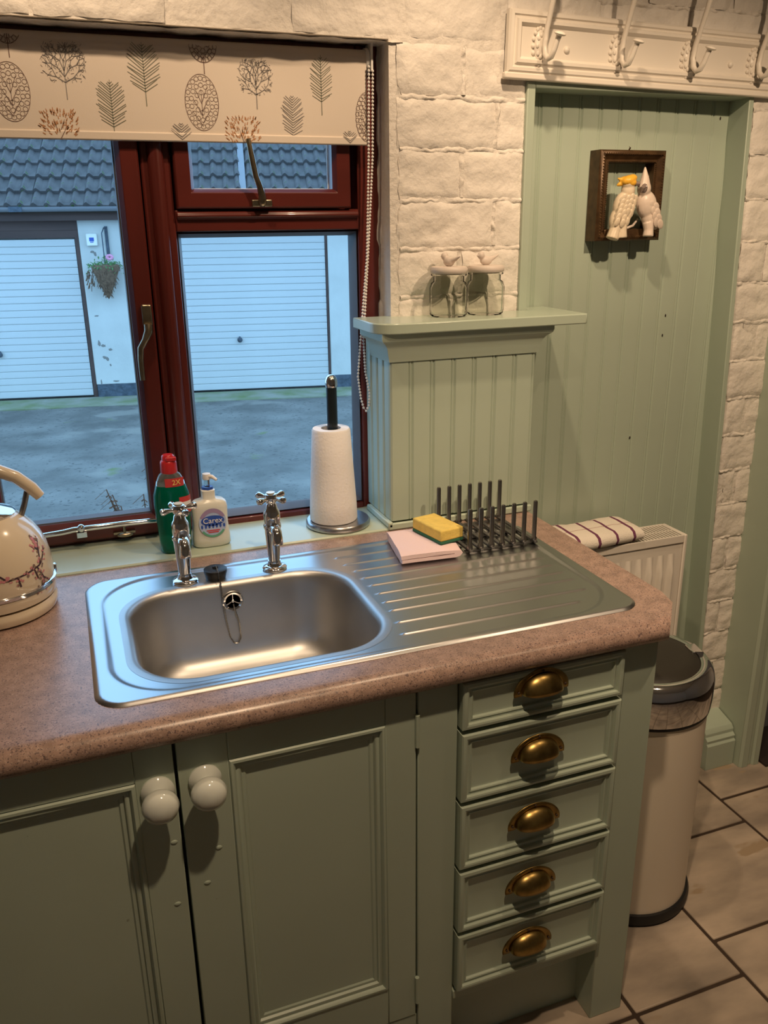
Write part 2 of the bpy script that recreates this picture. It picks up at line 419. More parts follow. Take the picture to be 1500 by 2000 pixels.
# boarded recess right of the pier
rec = thing('wall_recess', (1.32, YP, 0), 'sage green tongue and groove boarded recess under the coat rack', kind='structure')
def board(name, w, h, mt, parent, loc, face='y'):
    """vertical bead board, width w, face towards -Y (or -X)"""
    b = .0035
    prof = [(0, .012), (0, b), (b, 0), (w-b-.006, 0), (w-b-.004, .0022), (w-b-.002, 0), (w-b, 0), (w, b), (w, .012)]
    if face == 'y': pts = [(x, y) for x, y in prof]
    else: pts = [(y, -x) for x, y in prof]
    key = (name, round(w, 4), round(h, 4), face, mt.name)
    if key not in BO:
        me = G().prism(pts, 0, h).mesh(name); me.materials.append(mt); BO[key] = me
    o = link(name, BO[key], parent); og = ORG[parent.name]
    o.location = (loc[0]-og[0], loc[1]-og[1], loc[2]-og[2]); ORG[o.name] = loc
    return o
BO = {}
nb = 12; bw = (1.672-1.034)/nb
for i in range(nb): board('board', bw, 1.838, m_sage, rec, (1.034+i*bw, YP, .005))
obj(G().box(1.013, 1.033, YW-.006, .724, 0, 1.85), 'lining', m_sage, rec, bevel=.002)
obj(G().prism([(1.671, 0), (1.608, 1.85), (1.622, 1.85), (1.685, 0)], YW-.006, .724, 'y'), 'lining', m_sage, rec, bevel=.002)
obj(G().box(1.033, 1.608, YW-.006, .724, 1.838, 1.852), 'soffit', m_sage, rec, bevel=.002)
for x, z in ((1.478, 1.335), (1.474, 1.285), (1.40, 1.02), (1.585, 1.80)):
    obj(G().ball((x, YP-.0004, z), (.0022, .0012, .004), 8, 6), 'nail_hole', m_dark, rec)

# skirting and door surround at the right
bb = tag(obj(G().prism([(.646, 0), (.552, 0), (.552, .082), (.558, .088), (.556, .098), (.566, .106), (.566, .116), (.575, .128), (.646, .150)], 1.662, 1.765, 'x'), 'baseboard_window', m_sage, bevel=.001), 'sage green moulded skirting board beside the doorway', kind='structure')
d1 = thing('door_1', (1.80, .60, 0), 'sage green moulded door surround with grey opening', kind='structure')
obj(G().prism([(1.768, .646), (1.768, .532), (1.776, .524), (1.796, .524), (1.800, .530), (1.812, .530), (1.818, .522), (1.836, .522), (1.842, .53), (1.842, .70), (1.80, .70), (1.80, .646)], 0, 2.06), 'architrave', m_sage, d1, bevel=.001)
obj(G().box(1.842, 1.86, .56, .86, 0, 2.03), 'jamb', m_jamb, d1)
obj(G().box(1.86, 2.56, .66, .70, 0.01, 2.03), 'door_leaf', m_jamb, d1)
obj(G().box(1.845, 2.56, .50, .86, .001, .008), 'threshold', m_dark, d1)

# ------------------------------------------------------------------ window
win = thing('window_1', (.235, YF, .918), 'mahogany stained casement window with top fanlight', kind='structure')
zb, zh = .918, 1.915
# outer frame
obj(G().box(-.235, -.188, YF, .78, zb, zh).box(.652, .70, YF, .78, zb, zh).box(-.188, .652, YF, .78, 1.865, zh).box(-.188, .652, YF, .78, zb-.01, .931), 'frame', m_mahog, win, bevel=.003)
obj(G().box(-.235, -.160, .763, .781, zb, zh).box(.178, .290, .763, .781, 1.56, zh).box(.178, .26, .763, .781, zb, 1.56).box(.605, .66, .763, .781, 1.57, zh).box(-.16, .178, .763, .781, zb, .952).box(-.16, .605, .763, .781, 1.838, zh).box(.29, .605, .763, .781, 1.56, 1.622), 'rebate', m_mahog, win)
obj(G().box(.204, .262, YF-.004, .78, .925, 1.865).tube([(.233, YF-.004, .93), (.233, YF-.004, 1.86)], .016, 12), 'mullion', m_mahog, win, bevel=.004)
obj(G().box(.262, .652, YF-.004, .78, 1.556, 1.598).tube([(.264, YF-.004, 1.588), (.650, YF-.004, 1.588)], .009, 10), 'transom', m_mahogx, win, bevel=.004)
# fixed lower light
obj(G().sweep_rect([(0, YF+.012), (.004, YF+.006), (.012, YF+.030), (.012, YF+.04)], .262, .652, .931, 1.556), 'glazing_bead', m_seal, win)
obj(G().box(.27, .646, .752, .757, .935, 1.55), 'pane', m_glass, win)
# left casement sash
sash = obj(G().sweep_rect([(0, .745), (0, YF-.014), (.004, YF-.018), (.034, YF-.018), (.044, YF-.004), (.044, .748), (.03, .76)], -.184, .200, .926, 1.862), 'casement_sash', m_mahog, win, bevel=.001)
obj(G().box(-.142, .158, .741, .746, .968, 1.82), 'pane', m_glass, sash)
obj(G().sweep_rect([(0, YF-.002), (.004, YF), (.004, .738)], -.141, .157, .969, 1.819), 'glazing_bead', m_seal, sash)
# fanlight sash
fan = obj(G().sweep_rect([(0, .745), (0, YF-.012), (.003, YF-.016), (.030, YF-.016), (.038, YF-.004), (.038, .748), (.03, .76)], .266, .632, 1.600, 1.862), 'fanlight_sash', m_mahogx, win, bevel=.001)
obj(G().box(.302, .596, .741, .746, 1.636, 1.826), 'pane', m_glass, fan)
obj(G().sweep_rect([(0, YF+.022), (.0018, YF+.024), (.0018, .738)], .304, .594, 1.638, 1.824), 'glazing_bead', m_white, fan)
# casement fastener on the left sash
hx = .186
h = obj(G().box(hx-.010, hx+.010, YF-.026, YF-.018, 1.375, 1.418), 'casement_fastener', m_oldbrass, sash, bevel=.003)
obj(G().tube([(hx, YF-.030, 1.378), (hx-.001, YF-.034, 1.365), (hx-.010, YF-.036, 1.348), (hx-.020, YF-.037, 1.333), (hx-.0225, YF-.037, 1.31), (hx-.0225, YF-.036, 1.268)], [.009, .009, .0065, .0065, .006, .0055], 10), 'lever', m_oldbrass, h)
# fanlight peg stay
st = obj(G().box(.416, .458, YF-.024, YF-.016, 1.603, 1.617).ball((.437, YF-.024, 1.614), (.009, .008, .012)), 'fanlight_stay', m_oldbrass, fan, bevel=.002)
obj(G().tube([(.437, YF-.030, 1.618), (.431, YF-.034, 1.642), (.424, YF-.035, 1.66), (.419, YF-.035, 1.69), (.413, YF-.034, 1.73)], [.008, .006, .006, .006, .005], 10), 'stay_arm', m_oldbrass, st)
# casement stay along the bottom rail
st = obj(G().tube([(-.14, YF-.040, .957), (-.03, YF-.038, .961), (-.01, YF-.036, .963), (.10, YF-.034, .9625), (.178, YF-.032, .960)], [.0045, .006, .0062, .0062, .0055], 10), 'casement_stay', m_chrome, sash)
obj(G().ball((.006, YF-.040, .966), (.008, .008, .009)).box(-.004, .016, YF-.044, YF-.018, .946, .957), 'stay_pin', m_chrome, st)
obj(G().box(.07, .115, YF-.03, YF-.016, .938, .943).tube([(.093, YF-.028, .94), (.093, YF-.028, .957)], .0035, 8).ball((.093, YF-.028, .936), (.018, .010, .006)), 'stay_plate', m_oldbrass, sash)
obj(G().prism([(YB-.003, zb-.011), (YB-.003, zb-.003), (YB, zb), (.79, zb), (.79, zb-.011)], -.60, .66, 'x'), 'window_sill', m_gloss, win)

# ------------------------------------------------------------------ roller blind
YBL = .682
bl = thing('roller_blind', (.225, YBL, 1.72), 'cream roller blind printed with brown trees, pulled part way down', 'blind')
bx0, bx1, bz0, bz1 = -.215, .666, 1.722, 1.885
fab = obj(G().box(bx0, bx1, YBL-.0005, YBL+.0005, bz0, bz1), 'fabric', m_fabric, bl)
obj(G().lathe([(.018, bx0), (.018, bx1)], (0, YBL+.018, 1.885), 24, 'x'), 'roller', m_fabric, bl)
obj(G().lathe([(.001, bx1), (.021, bx1), (.021, bx1+.006), (.017, bx1+.009), (.001, bx1+.009)], (0, YBL+.016, 1.885), 28, 'x'), 'end_cap', m_white, bl)
obj(G().box(bx1+.008, bx1+.012, YBL-.008, YF-.001, 1.862, 1.912), 'bracket', m_white, bl)
obj(G().box(bx0, bx1, YBL-.0035, YBL+.0035, bz0, bz0+.016), 'hem_bar', m_fabric, bl, bevel=.0025)
def chain_path():
    pts = []
    top = 1.868; x1, x2 = .668, .677
    P = [(x1, .672, top), (x1-.002, .676, 1.70), (x1-.008, .680, 1.50), (x1-.020, .682, 1.38), (.640, .682, 1.30), (.634, .682, 1.24), (.640, .682, 1.19), (.646, .682, 1.168), (.652, .682, 1.160), (.659, .682, 1.172), (.661, .682, 1.20), (.652, .682, 1.25), (.649, .682, 1.32), (.655, .682, 1.40), (.666, .680, 1.55), (.675, .677, 1.70), (x2, .674, top)]
    Q = [Vector(p) for p in P]
    for a, b in zip(Q, Q[1:]):
        n = max(1, int((b-a).length/.0068))
        for i in range(n): pts.append(a.lerp(b, i/n))
    return pts
g = G(); cp = chain_path(); g.tube(cp, .0006, 4)
for p in cp: g.ball(p, .0029, 7, 5)
tag(obj(g, 'bead_chain', m_white, bl, fix=False), kind='stuff')
# printed trees (flat ink on the cloth)
YT = YBL-.0011
def stroke(g, p, q, w0=.0012, w1=None):
    w1 = w0 if w1 is None else w1
    a, b = Vector(p), Vector(q); d = (b-a)
    if d.length < 1e-6: return
    n = Vector((-d.y, d.x)).normalized()
    pts = [a+n*w0/2, a-n*w0/2, b-n*w1/2, b+n*w1/2]
    if min(p_.x for p_ in pts) < bx0 or max(p_.x for p_ in pts) > bx1 or min(p_.y for p_ in pts) < bz0 or max(p_.y for p_ in pts) > bz1+.008: return
    y = YT if (pts[0].y+pts[2].y)/2 > bz0+.017 else YBL-.0041
    g.add([(p_.x, y, p_.y) for p_ in pts], [(0, 1, 2, 3)])
def tree(kind, x, zt, zb_, wd, seed):
    """zt crown top, zb_ trunk foot, wd crown width"""
    rr = random.Random(seed); g = G(); H = zt-zb_; g2 = G()
    foot = (x, zb_)
    if kind == 'leaf':
        stroke(g, foot, (x, zt-.004), .0016, .0008)
        n = 17; c0 = zb_+H*.22
        for i in range(n):
            v = i/(n-1); z = c0+(zt-.006-c0)*v
            half = wd/2*(max(0, 1-(2*(v*.80+.02)-.55)**2/1.15))**.7
            if v > .86: half *= .55
            for sgn in (-1, 1):
                ex = half*rr.uniform(.86, 1.04); ez = min(z+half*(.55+.35*v)*rr.uniform(.85, 1.15), zt+.002)
                stroke(g, (x, z), (x+sgn*ex, ez), .0014, .0010)
    elif kind == 'oval':
        stroke(g, foot, (x, zb_+H*.42), .0017, .0013); stroke(g, (x, zb_+H*.42), (x, zt-H*.2), .0012, .0006)
        cz = zb_+H*.62; rx, rz = wd/2, H*.38
        for s, t, l in ((-1, .30, .75), (1, .34, .7), (-1, .45, .6), (1, .5, .62), (-1, .6, .45), (1, .62, .45)):
            stroke(g, (x, zb_+H*t), (x+s*rx*l*.8, zb_+H*t+rz*.55), .0012, .0007)
        pts = [(rx*math.cos(2*PI*i/40), rz*math.sin(2*PI*i/40)) for i in range(41)]
        for a, b in zip(pts, pts[1:]): stroke(g, (x+a[0], cz+a[1]), (x+b[0], cz+b[1]), .0009)
        for ring, cnt in ((.86, 22), (.62, 14), (.36, 8)):
            for i in range(cnt):
                q = 2*PI*(i+.5*(ring > .6))/cnt; ex, ez = x+rx*ring*math.cos(q), cz+rz*ring*math.sin(q); rr_ = .0042
                cc = [(ex+rr_*math.cos(2*PI*j/8), ez+rr_*math.sin(2*PI*j/8)) for j in range(9)]
                for a, b in zip(cc, cc[1:]): stroke(g, a, b, .0007)
    elif kind == 'square':
        stroke(g, foot, (x, zb_+H*.50), .0015, .0012); c0 = zb_+H*.28; cz = (c0+zt)/2; hh = (zt-c0)/2
        def inside(px, pz): return (abs(px-x)/(wd/2))**4+(abs(pz-cz)/hh)**4 < 1
        def br(px, pz, ang, ln, d):
            qx, qz = px+ln*math.cos(ang), pz+ln*math.sin(ang)
            if not inside(qx, qz) or d == 0: return
            stroke(g, (px, pz), (qx, qz), .0004+.0002*d)
            for da in (-.5, .45): br(qx, qz, ang+da+rr.uniform(-.15, .15), ln*.80, d-1)
        for z_, a_ in ((.3, 2.6), (.3, .5), (.40, 2.2), (.40, .95), (.5, 1.9), (.5, 1.25), (.5, 1.57)): br(x, zb_+H*z_, a_, .017, 5)
        for _ in range(150):
            px, pz = x+rr.uniform(-wd/2, wd/2), cz+rr.uniform(-hh, hh)
            if not inside(px, pz): continue
            a = rr.uniform(0, PI); l = rr.uniform(.003, .006)
            stroke(g, (px, pz), (px+l*math.cos(a), pz+l*math.sin(a)), .0007)
    elif kind == 'bush':
        stroke(g, foot, (x, zb_+H*.5), .0016, .001)
        for s, t, l in ((-1, .1, 1), (1, .12, 1), (-1, .25, .6), (1, .3, .7)):
            stroke(g, (x, zb_+H*t), (x+s*wd*.22*l, zb_+H*(t+.42)), .0013, .0007)
        for _ in range(120):
            px, pz = x+rr.uniform(-wd/2, wd/2), zb_+H*rr.uniform(.22, 1)
            if ((px-x)/(wd/2))**4+((pz-zb_-H*.6)/(H*.42))**4 > 1: continue
            a = math.atan2(pz-zb_, px-x)+rr.uniform(-.3, .3); l = .0055
            stroke(g2, (px, pz), (px+l*math.cos(a), pz+l*math.sin(a)), .0019, .0010)
    base = obj(g, 'tree_print', {'leaf': m_printk if seed % 2 else m_printg, 'oval': m_printd, 'square': m_printg, 'bush': m_printd}[kind], bl, smooth=0, fix=False)
    if g2.v: obj(g2, 'leaf_print', m_printo, base, smooth=0, fix=False)
trees = [('square', .083, 1.884, 1.790, .078, 1), ('leaf', .224, 1.895, 1.783, .060, 3), ('oval', .328, 1.842, 1.712, .064, 5), ('square', .436, 1.872, 1.784, .066, 7),
         ('leaf', .569, 1.890, 1.777, .048, 9), ('leaf', .160, 1.830, 1.722, .054, 11), ('leaf', .5075, 1.818, 1.716, .047, 12), ('oval', -.012, 1.848, 1.720, .064, 13),
         ('leaf', .285, 1.763, 1.665, .046, 14), ('leaf', .627, 1.757, 1.665, .038, 16), ('bush', .063, 1.772, 1.716, .066, 15), ('bush', .405, 1.768, 1.710, .066, 17),
         ('oval', .664, 1.822, 1.70, .045, 18), ('oval', .337, 1.925, 1.842, .052, 19), ('oval', -.006, 1.945, 1.855, .05, 20), ('leaf', -.12, 1.889, 1.783, .047, 21), ('square', -.17, 1.80, 1.73, .055, 22)]
for t_ in trees: tree(*t_)

# ------------------------------------------------------------------ boxed ledge under the shelf
bxs = thing('boxed_ledge', (.84, YB, ZT), 'sage green boarded pipe boxing with moulded shelf beside the window', 'boxing')
x0, x1 = .662, 1.012
obj(G().box(x0+.004, x1-.002, YB+.012, YW+.004, ZT+.001, 1.35).box(x0+.010, .694, YW, YF-.003, zb+.001, 1.35), 'carcass', m_sage, bxs)
nb = 7; bw = (x1-x0)/nb
for i in range(nb): board('board', bw, .40, m_sage, bxs, (x0+i*bw, YB, ZT+.02))
for i in range(4): board('side_board', .039, .40, m_sage, bxs, (x0-.0005, YB+.002+.039*(i+1), ZT+.02), 'x')
obj(G().box(x0-.010, x1+.004, YB-.008, YB+.001, ZT+.001, ZT+.017).box(x0-.011, x0+.001, YB-.008, YF-.022, zb+.001, ZT+.020), 'foot_bead', m_gloss, bxs, bevel=.003)
# cornice: mitred on the left and front, stopped on the right
prof = [(0, 1.290), (.004, 1.290), (.006, 1.300), (.008, 1.306), (.010, 1.318), (.016, 1.328), (.026, 1.336), (.028, 1.342), (.028, 1.352), (0, 1.352)]
g = G()
vs = []
for d, z in prof: vs += [(x0-d, YF-.048, z), (x0-d, YB-d, z), (x1+d*1.0, YB-d, z), (x1+d*1.0, YW, z)]
n_ = len(prof); fs = [(i*4+j, i*4+j+1, ((i+1) % n_)*4+j+1, ((i+1) % n_)*4+j) for i in range(n_) for j in range(3)]
g.add(vs, fs); obj(g, 'cornice', m_sage, bxs, smooth=30)
# shelf board: rounded front corners
sp = [(.716, YW+.001), (.700, YF-.026), (.618, YF-.026)]
sh = []
xs0, xs1, yf_ = .618, 1.116, .505
for i in range(9):
    q = PI+PI/2*i/8; sh.append((xs0+.05+.05*math.cos(q), yf_+.05+.05*math.sin(q)))
sh = [(xs0, YF-.048)]+sh+[(xs1-.004, yf_), (xs1, yf_+.004), (xs1, YP-.002), (1.036, YP-.002), (1.036, YW-.008), (1.012, YW-.008), (1.012, YW), (.721, YW), (.711, YF-.048)]
obj(G().prism(sh, 1.352, 1.374), 'shelf_board', m_gloss, bxs, bevel=.0025)

# ------------------------------------------------------------------ worktop
g = G()
xl, xr = -1.2, 1.008
nose = [(.0, ZT), (-.040, ZT), (-.050, ZT-.002), (-.058, ZT-.007), (-.064, ZT-.015), (-.066, ZT-.022), (-.064, ZT-.031), (-.058, ZT-.038), (-.050, ZT-.041), (-.035, ZT-.042), (.0, ZT-.042)]
def xe(y): return xr-max(0, .014-y)*(.053/.063)
yk = .046
nose = [(yk, ZT)]+[(y, z) for y, z in nose]+[(yk, ZT-.042)]
nn = len(nose); vs = [(xl, y, z) for y, z in nose]+[(xe(y), y, z) for y, z in nose]
# extra point for the clipped corner on the right edge
fs = [(i, (i+1) % nn, nn+(i+1) % nn, nn+i) for i in range(nn)]+[tuple(range(nn)), tuple(range(nn, 2*nn))[::-1]]
g.add(vs, fs)
g.box(xl, .03, yk, YB, ZT-.042, ZT).box(.03, .52, .44, YB, ZT-.042, ZT).box(.52, xr, yk, YB, ZT-.042, ZT)
wt = obj(g, 'worktop', m_work, None, org=(.2, .25, ZT-.042))
tag(wt, 'brown speckled laminate worktop with rounded front edge and clipped corner', 'worktop')

# ------------------------------------------------------------------ sink
SX, SY = .938, .485
sink = thing('kitchen_sink', (.47, .24, ZT), 'stainless steel inset sink with single bowl and ribbed drainer', 'sink')
ridY = [.428, .387, .349, .309, .271, .231, .191, .154, .106, .062]
ridL = [.491, .497, .506, .509, .512, .512, .510, .509, .503, .495]
ridR = [.86, .88, .893, .893, .892, .891, .891, .891, .886, .845]
def deck_z(x, y):
    e = -sd_rrect(x, y, 0, SX, 0, SY, .045)                      # distance in from the outer edge
    z = .0045*sstep(-.001, .007, e)
    i = -sd_rrect(x, y, .024, .912, .014, .470, .11)             # inner pressing
    z -= .0036*sstep(-.002, .010, i)
    for yy, a, b in zip(ridY, ridL, ridR):
        d = abs(y-yy)
        if d < .009: 
            t = sstep(a-.004, a+.004, x)*(1-sstep(b-.01, b+.004, x))
            z += .0026*t*math.exp(-(d/.0030)**2)
    b = sd_rrect(x, y, .064, .486, .043, .397, .10)
    z -= .0016*sstep(.010, -.004, b)
    return z
g = G(); nx, ny = 235, 242; idx = {}
for i in range(nx+1):
    for j in range(ny+1):
        x, y = SX*i/nx, SY*j/ny
        if sd_rrect(x, y, 0, SX, 0, SY, .045) > .003: continue
        b = sd_rrect(x, y, .064, .486, .043, .397, .10)
        if b < .002: continue
        s_ = sd_rrect(x, y, 0, SX, 0, SY, .045)
        if s_ > 0:                                               # pull stragglers on to the rounded corner
            cx = min(max(x, .045), SX-.045); cy = min(max(y, .045), SY-.045)
            d = math.hypot(x-cx, y-cy); x, y = cx+(x-cx)*.045/d, cy+(y-cy)*.045/d
        idx[(i, j)] = len(g.v); g.v.append((x, y, ZT+.0003+deck_z(x, y)))
for i in range(nx):
    for j in range(ny):
        q = [(i, j), (i+1, j), (i+1, j+1), (i, j+1)]
        if all(a in idx for a in q): g.f.append(tuple(idx[a] for a in q))
obj(g, 'drainer_deck', m_steel, sink, smooth=50)
# bowl loft
g = G(); levels = [(-.012, .0012), (-.003, .0014), (.002, .0004), (.006, -.003), (.009, -.010), (.012, -.03), (.019, -.10), (.022, -.128), (.029, -.146), (.041, -.160), (.058, -.167), (.085, -.1695), (.13, -.171), (.170, -.172)]
ring = None; base = []
for d, z in levels:
    rr_ = max(.10-d*.65, .02)
    base.append([(px, py, ZT+.0003+z) for px, py in rrect(.064+d, .486-d, .043+d, .397-d, min(rr_, (.397-.043-2*d)/2-.001), 14)])
n_ = len(base[0])
for L in base: g.v += L
for i in range(len(base)-1):
    for j in range(n_): g.f.append((i*n_+j, i*n_+(j+1) % n_, (i+1)*n_+(j+1) % n_, (i+1)*n_+j))
g.f.append(tuple((len(base)-1)*n_+j for j in range(n_)))
bowl = obj(g, 'bowl', m_bowl, sink, smooth=60)
obj(G().lathe([(.046, .004), (.042, .0055), (.036, .003), (.030, -.002), (.012, -.003), (.001, -.003)], (.275, .20, ZT-.1715), 32), 'waste', m_steel, bowl)
ov = obj(G().lathe([(.0205, 0), (.0205, .003), (.018, .0045), (.0145, .003), (.0135, .0005)], (.266, .3795, ZT-.034), 28, 'y', caps=False), 'overflow', m_chrome, bowl)
obj(G().lathe([(.0145, .0006), (.001, .0006)], (.266, .3795, ZT-.034), 24, 'y'), 'overflow_dark_disc', m_black, ov)  # flat black disc, painted for the dark inside the overflow opening
g = G()
for q in (90, 210, 330):
    q = math.radians(q); g.tube([(.266, .3785, ZT-.034), (.266+.014*math.cos(q), .3785, ZT-.034+.014*math.sin(q))], .0014, 6)
g.ball((.266, .3775, ZT-.034), .0035); obj(g, 'overflow_spokes', m_chrome, ov)

# plug parked behind the bowl, chain to the overflow
pl = thing('sink_plug', (.243, .420, ZT+.002), 'black rubber sink plug on a ball chain behind the bowl', 'plug')
obj(G().lathe([(.001, 0), (.019, 0), (.0215, .012), (.0225, .014), (.0225, .020), (.019, .022), (.006, .022), (.005, .026), (.001, .026)], (.243, .418, ZT+.0015), 28), 'stopper', m_black, pl)
P = [(.243, .418, ZT+.027), (.244, .408, ZT+.029), (.245, .395, ZT+.020), (.246, .384, ZT+.003), (.247, .378, ZT-.02), (.250, .3755, ZT-.07), (.256, .374, ZT-.110), (.262, .372, ZT-.122), (.270, .371, ZT-.123), (.276, .372, ZT-.112), (.275, .374, ZT-.08), (.268, .375, ZT-.05), (.266, .3755, ZT-.036)]
Q = []; 
for a, b in zip(P, P[1:]):
    a, b = Vector(a), Vector(b); n_ = max(1, int((b-a).length/.0028))
    for i in range(n_): Q.append(a.lerp(b, i/n_))
obj(G().tube(Q, [(.0019 if i % 2 else .0009) for i in range(len(Q))], 6), 'ball_chain', m_rack, pl)

# taps
def tap(x, y, label, turn):
    t = thing('pillar_tap', (x, y, ZT+.005), label, 'tap', 'pair of chrome pillar taps')
    z = ZT+.0015
    obj(G().lathe([(.001, 0), (.024, 0), (.0245, .003), (.022, .006), (.015, .008), (.0125, .013), (.0125, .018)], (x, y, z), 28), 'flange', m_chrome, t)
    obj(G().lathe([(.011, .014), (.0115, .022), (.0135, .05), (.0155, .078), (.016, .086), (.0175, .088), (.0175, .094), (.0155, .097), (.0165, .105), (.0165, .118), (.0145, .124), (.012, .128), (.0105, .136), (.008, .139), (.001, .139)], (x, y, z), 28), 'body', m_chrome, t)
    obj(G().tube([(x+.001, y, z+.088), (x+.001, y-.020, z+.090), (x+.001, y-.030, z+.086), (x+.001, y-.034, z+.078), (x+.001, y-.034, z+.064)], [.011, .0105, .0105, .0105, .0112], 16), 'spout', m_chrome, t)
    hd = obj(G().lathe([(.007, .136), (.010, .140), (.0125, .144), (.0125, .153), (.011, .157), (.005, .159), (.001, .159)], (x, y, z), 24), 'crosshead', m_chrome, t)
    for i in range(4):
        q = turn+PI/2*i; dx, dy = math.cos(q), math.sin(q)
        obj(G().tube([(x+dx*.010, y+dy*.010, z+.149), (x+dx*.017, y+dy*.017, z+.149), (x+dx*.026, y+dy*.026, z+.149), (x+dx*.031, y+dy*.031, z+.149), (x+dx*.035, y+dy*.035, z+.149), (x+dx*.0365, y+dy*.0365, z+.149)], [.0042, .0038, .0058, .0072, .0058, .001], 12), 'handle_arm', m_chrome, hd)
    obj(G().lathe([(.0085, .1592), (.0085, .1606), (.001, .1610)], (x, y, z), 20), 'index_cap', m_ceramic, hd)
    return t
tap(.185, .424, 'chrome cross head pillar tap beside the green bottle', .30)
tap(.362, .424, 'chrome cross head pillar tap between soap dispenser and kitchen roll', .62)

# ------------------------------------------------------------------ cabinets
def door(parent, x0, x1, z0, z1, px0, px1, pz0, pz1):
    g = G(); y0, y1 = YC, YC+.022
    g.box(x0, px0, y0, y1, z0, z1).box(px1, x1, y0, y1, z0, z1).box(px0, px1, y0, y1, pz1, z1).box(px0, px1, y0, y1, z0, pz0)
    d = obj(g, 'door', m_sagewood, parent, bevel=.0015)
    obj(G().sweep_rect([(0, y0), (.002, y0-.003), (.006, y0-.0035), (.009, y0), (.010, y0+.003), (.014, y0+.002), (.017, y0+.003), (.019, y0+.007), (.024, y0+.007), (.027, y0+.010)], px0, px1, pz0, pz1), 'panel_moulding', m_sagewood, d, smooth=35)
    obj(G().box(px0, px1, y0+.0095, y0+.016, pz0, pz1), 'panel', m_sagewood, d)
    return d
def knob(parent, x, z):
    obj(G().lathe([(.001, 0), (.024, 0), (.0245, .004), (.021, .009), (.014, .014), (.0135, .019), (.019, .024), (.0255, .033), (.0265, .040), (.0235, .049), (.015, .056), (.005, .0585), (.001, .059)], (x, YC, z), 32, 'y'), 'knob', m_ceramic, parent)
cab = thing('sink_cabinet', (.08, .25, 0), 'sage green sink base cabinet with two panelled doors and white knobs', 'cabinet')
zd0, zd1 = .178, .866
dl = door(cab, -.335, .0965, zd0, zd1, -.262, .040, .265, .806)
dr = door(cab, .1015, .4795, zd0, zd1, .176, .426, .262, .812)
knob(dl, .070, .787); knob(dr, .139, .790)
obj(G().box(-.36, .4815, YC+.024, .54, .12, .12+.02).box(-.36, .03, YC+.024, .036, .85, .87).box(-.36, -.34, YC+.024, .54, .14, .87).box(.4615, .4815, YC+.024, .54, .14, .72), 'carcass', m_sagewood, cab)
obj(G().box(-.36, .4815, .02, .038, 0, .12), 'plinth', m_sagewood, cab)
obj(G().box(-.36, .4815, YC+.002, YC+.024, .150, .176), 'bottom_rail', m_sagewood, cab, bevel=.001)
for z in (.79, .24): obj(G().tube([(.4806, YC-.003, z-.03), (.4806, YC-.003, z+.03)], .004, 8), 'hinge', m_sagewood, dr)
for d_, x_, z_ in ((dl, .085, .690), (dl, .080, .575), (dr, .142, .735), (dr, .150, .66), (dr, .128, .60)):
    obj(G().ball((x_, YC+.0004, z_), (.006, .0022, .004), 10, 6), 'filled_hole', m_sagewood, d_)
cab2 = thing('base_cabinet', (-.8, .25, 0), 'sage green base cabinet left of the sink cabinet', 'cabinet')
door(cab2, -.80, -.366, zd0, zd1, -.73, -.43, .265, .806)
obj(G().box(-1.2, -.362, YC+.024, .54, .12, .86).box(-1.2, -.362, .02, .038, 0, .12), 'carcass', m_sagewood, cab2)

dru = thing('drawer_unit', (.72, .25, 0), 'sage green five drawer unit with brass cup pulls', 'drawers')
obj(G().box(.4825, .5535, YC, .02, 0.0, .870), 'post', m_sagewood, dru, bevel=.002)
obj(G().box(.8695, .9455, YC, .06, 0.0, .870), 'leg', m_sagewood, dru, bevel=.002)
obj(G().box(.9255, .9455, .0605, .54, .10, .870), 'side_panel', m_sagewood, dru)
obj(G().box(.5535, .8695, YC-.002, .02, .186, .205), 'bottom_rail', m_sagewood, dru, bevel=.0015)
obj(G().box(.5535, .8695, .022, .036, 0, .186), 'plinth', m_sagewood, dru)
obj(G().box(.5535, .8695, .022, .034, .205, .868), 'inner_panel', m_sagewood, dru)
dz = [(.778, .866), (.636, .769), (.495, .627), (.355, .486), (.216, .345)]
def cup_pull(parent, x, z):
    a, h_, d = .038, .033, .023; y0 = YC-.0165
    g = G()
    def fn(u, v):
        th = PI*u; s_ = math.sin(th); ph = PI/2*v
        return (x-a*math.cos(th), y0-d*(s_**.7)*math.sin(ph)-.0005, z+h_*(s_**.8)*math.cos(ph))
    g.grid(fn, 20, 9)
    p = obj(g, 'cup_pull', m_brass, parent, smooth=70)
    s_ = p.modifiers.new('thick', 'SOLIDIFY'); s_.thickness = .0015
    g = G()
    def fl(u, v):
        th = PI*(-.04+1.08*u); k_ = 1+.30*v*(.55+.45*abs(math.cos(th)))
        return (x-a*k_*math.cos(th)*(1.0+.06*v), y0-.0012+.0012*v, z+h_*(1+.24*v)*max(math.sin(th), -.12))
    g.grid(fl, 24, 3); f_ = obj(g, 'flange', m_brass, p, smooth=70)
    s_ = f_.modifiers.new('thick', 'SOLIDIFY'); s_.thickness = .002
    for sx_, sz in ((-a*1.17, .004), (a*1.17, .004), (0, h_*1.13)): obj(G().ball((x+sx_, y0-.0022, z+sz), (.0024, .0014, .0024), 10, 6), 'screw', m_slot, p)
for i, (z0, z1) in enumerate(dz):
    x0, x1 = .5560, .8665
    prof = [(.0, .012), (0, YC-.013), (.002, YC-.0155), (.007, YC-.0165), (.010, YC-.0155), (.0115, YC-.011), (.015, YC-.0105), (.0175, YC-.012), (.0195, YC-.011), (.021, YC-.007), (.024, YC-.006)]
    dwr = obj(G().sweep_rect(prof, x0, x1, z0, z1, fill=True), 'drawer', m_sagewood, dru, smooth=25)
    zc = (z0+z1)/2
    cup_pull(dwr, .700, zc-.004 if i else zc+.004)

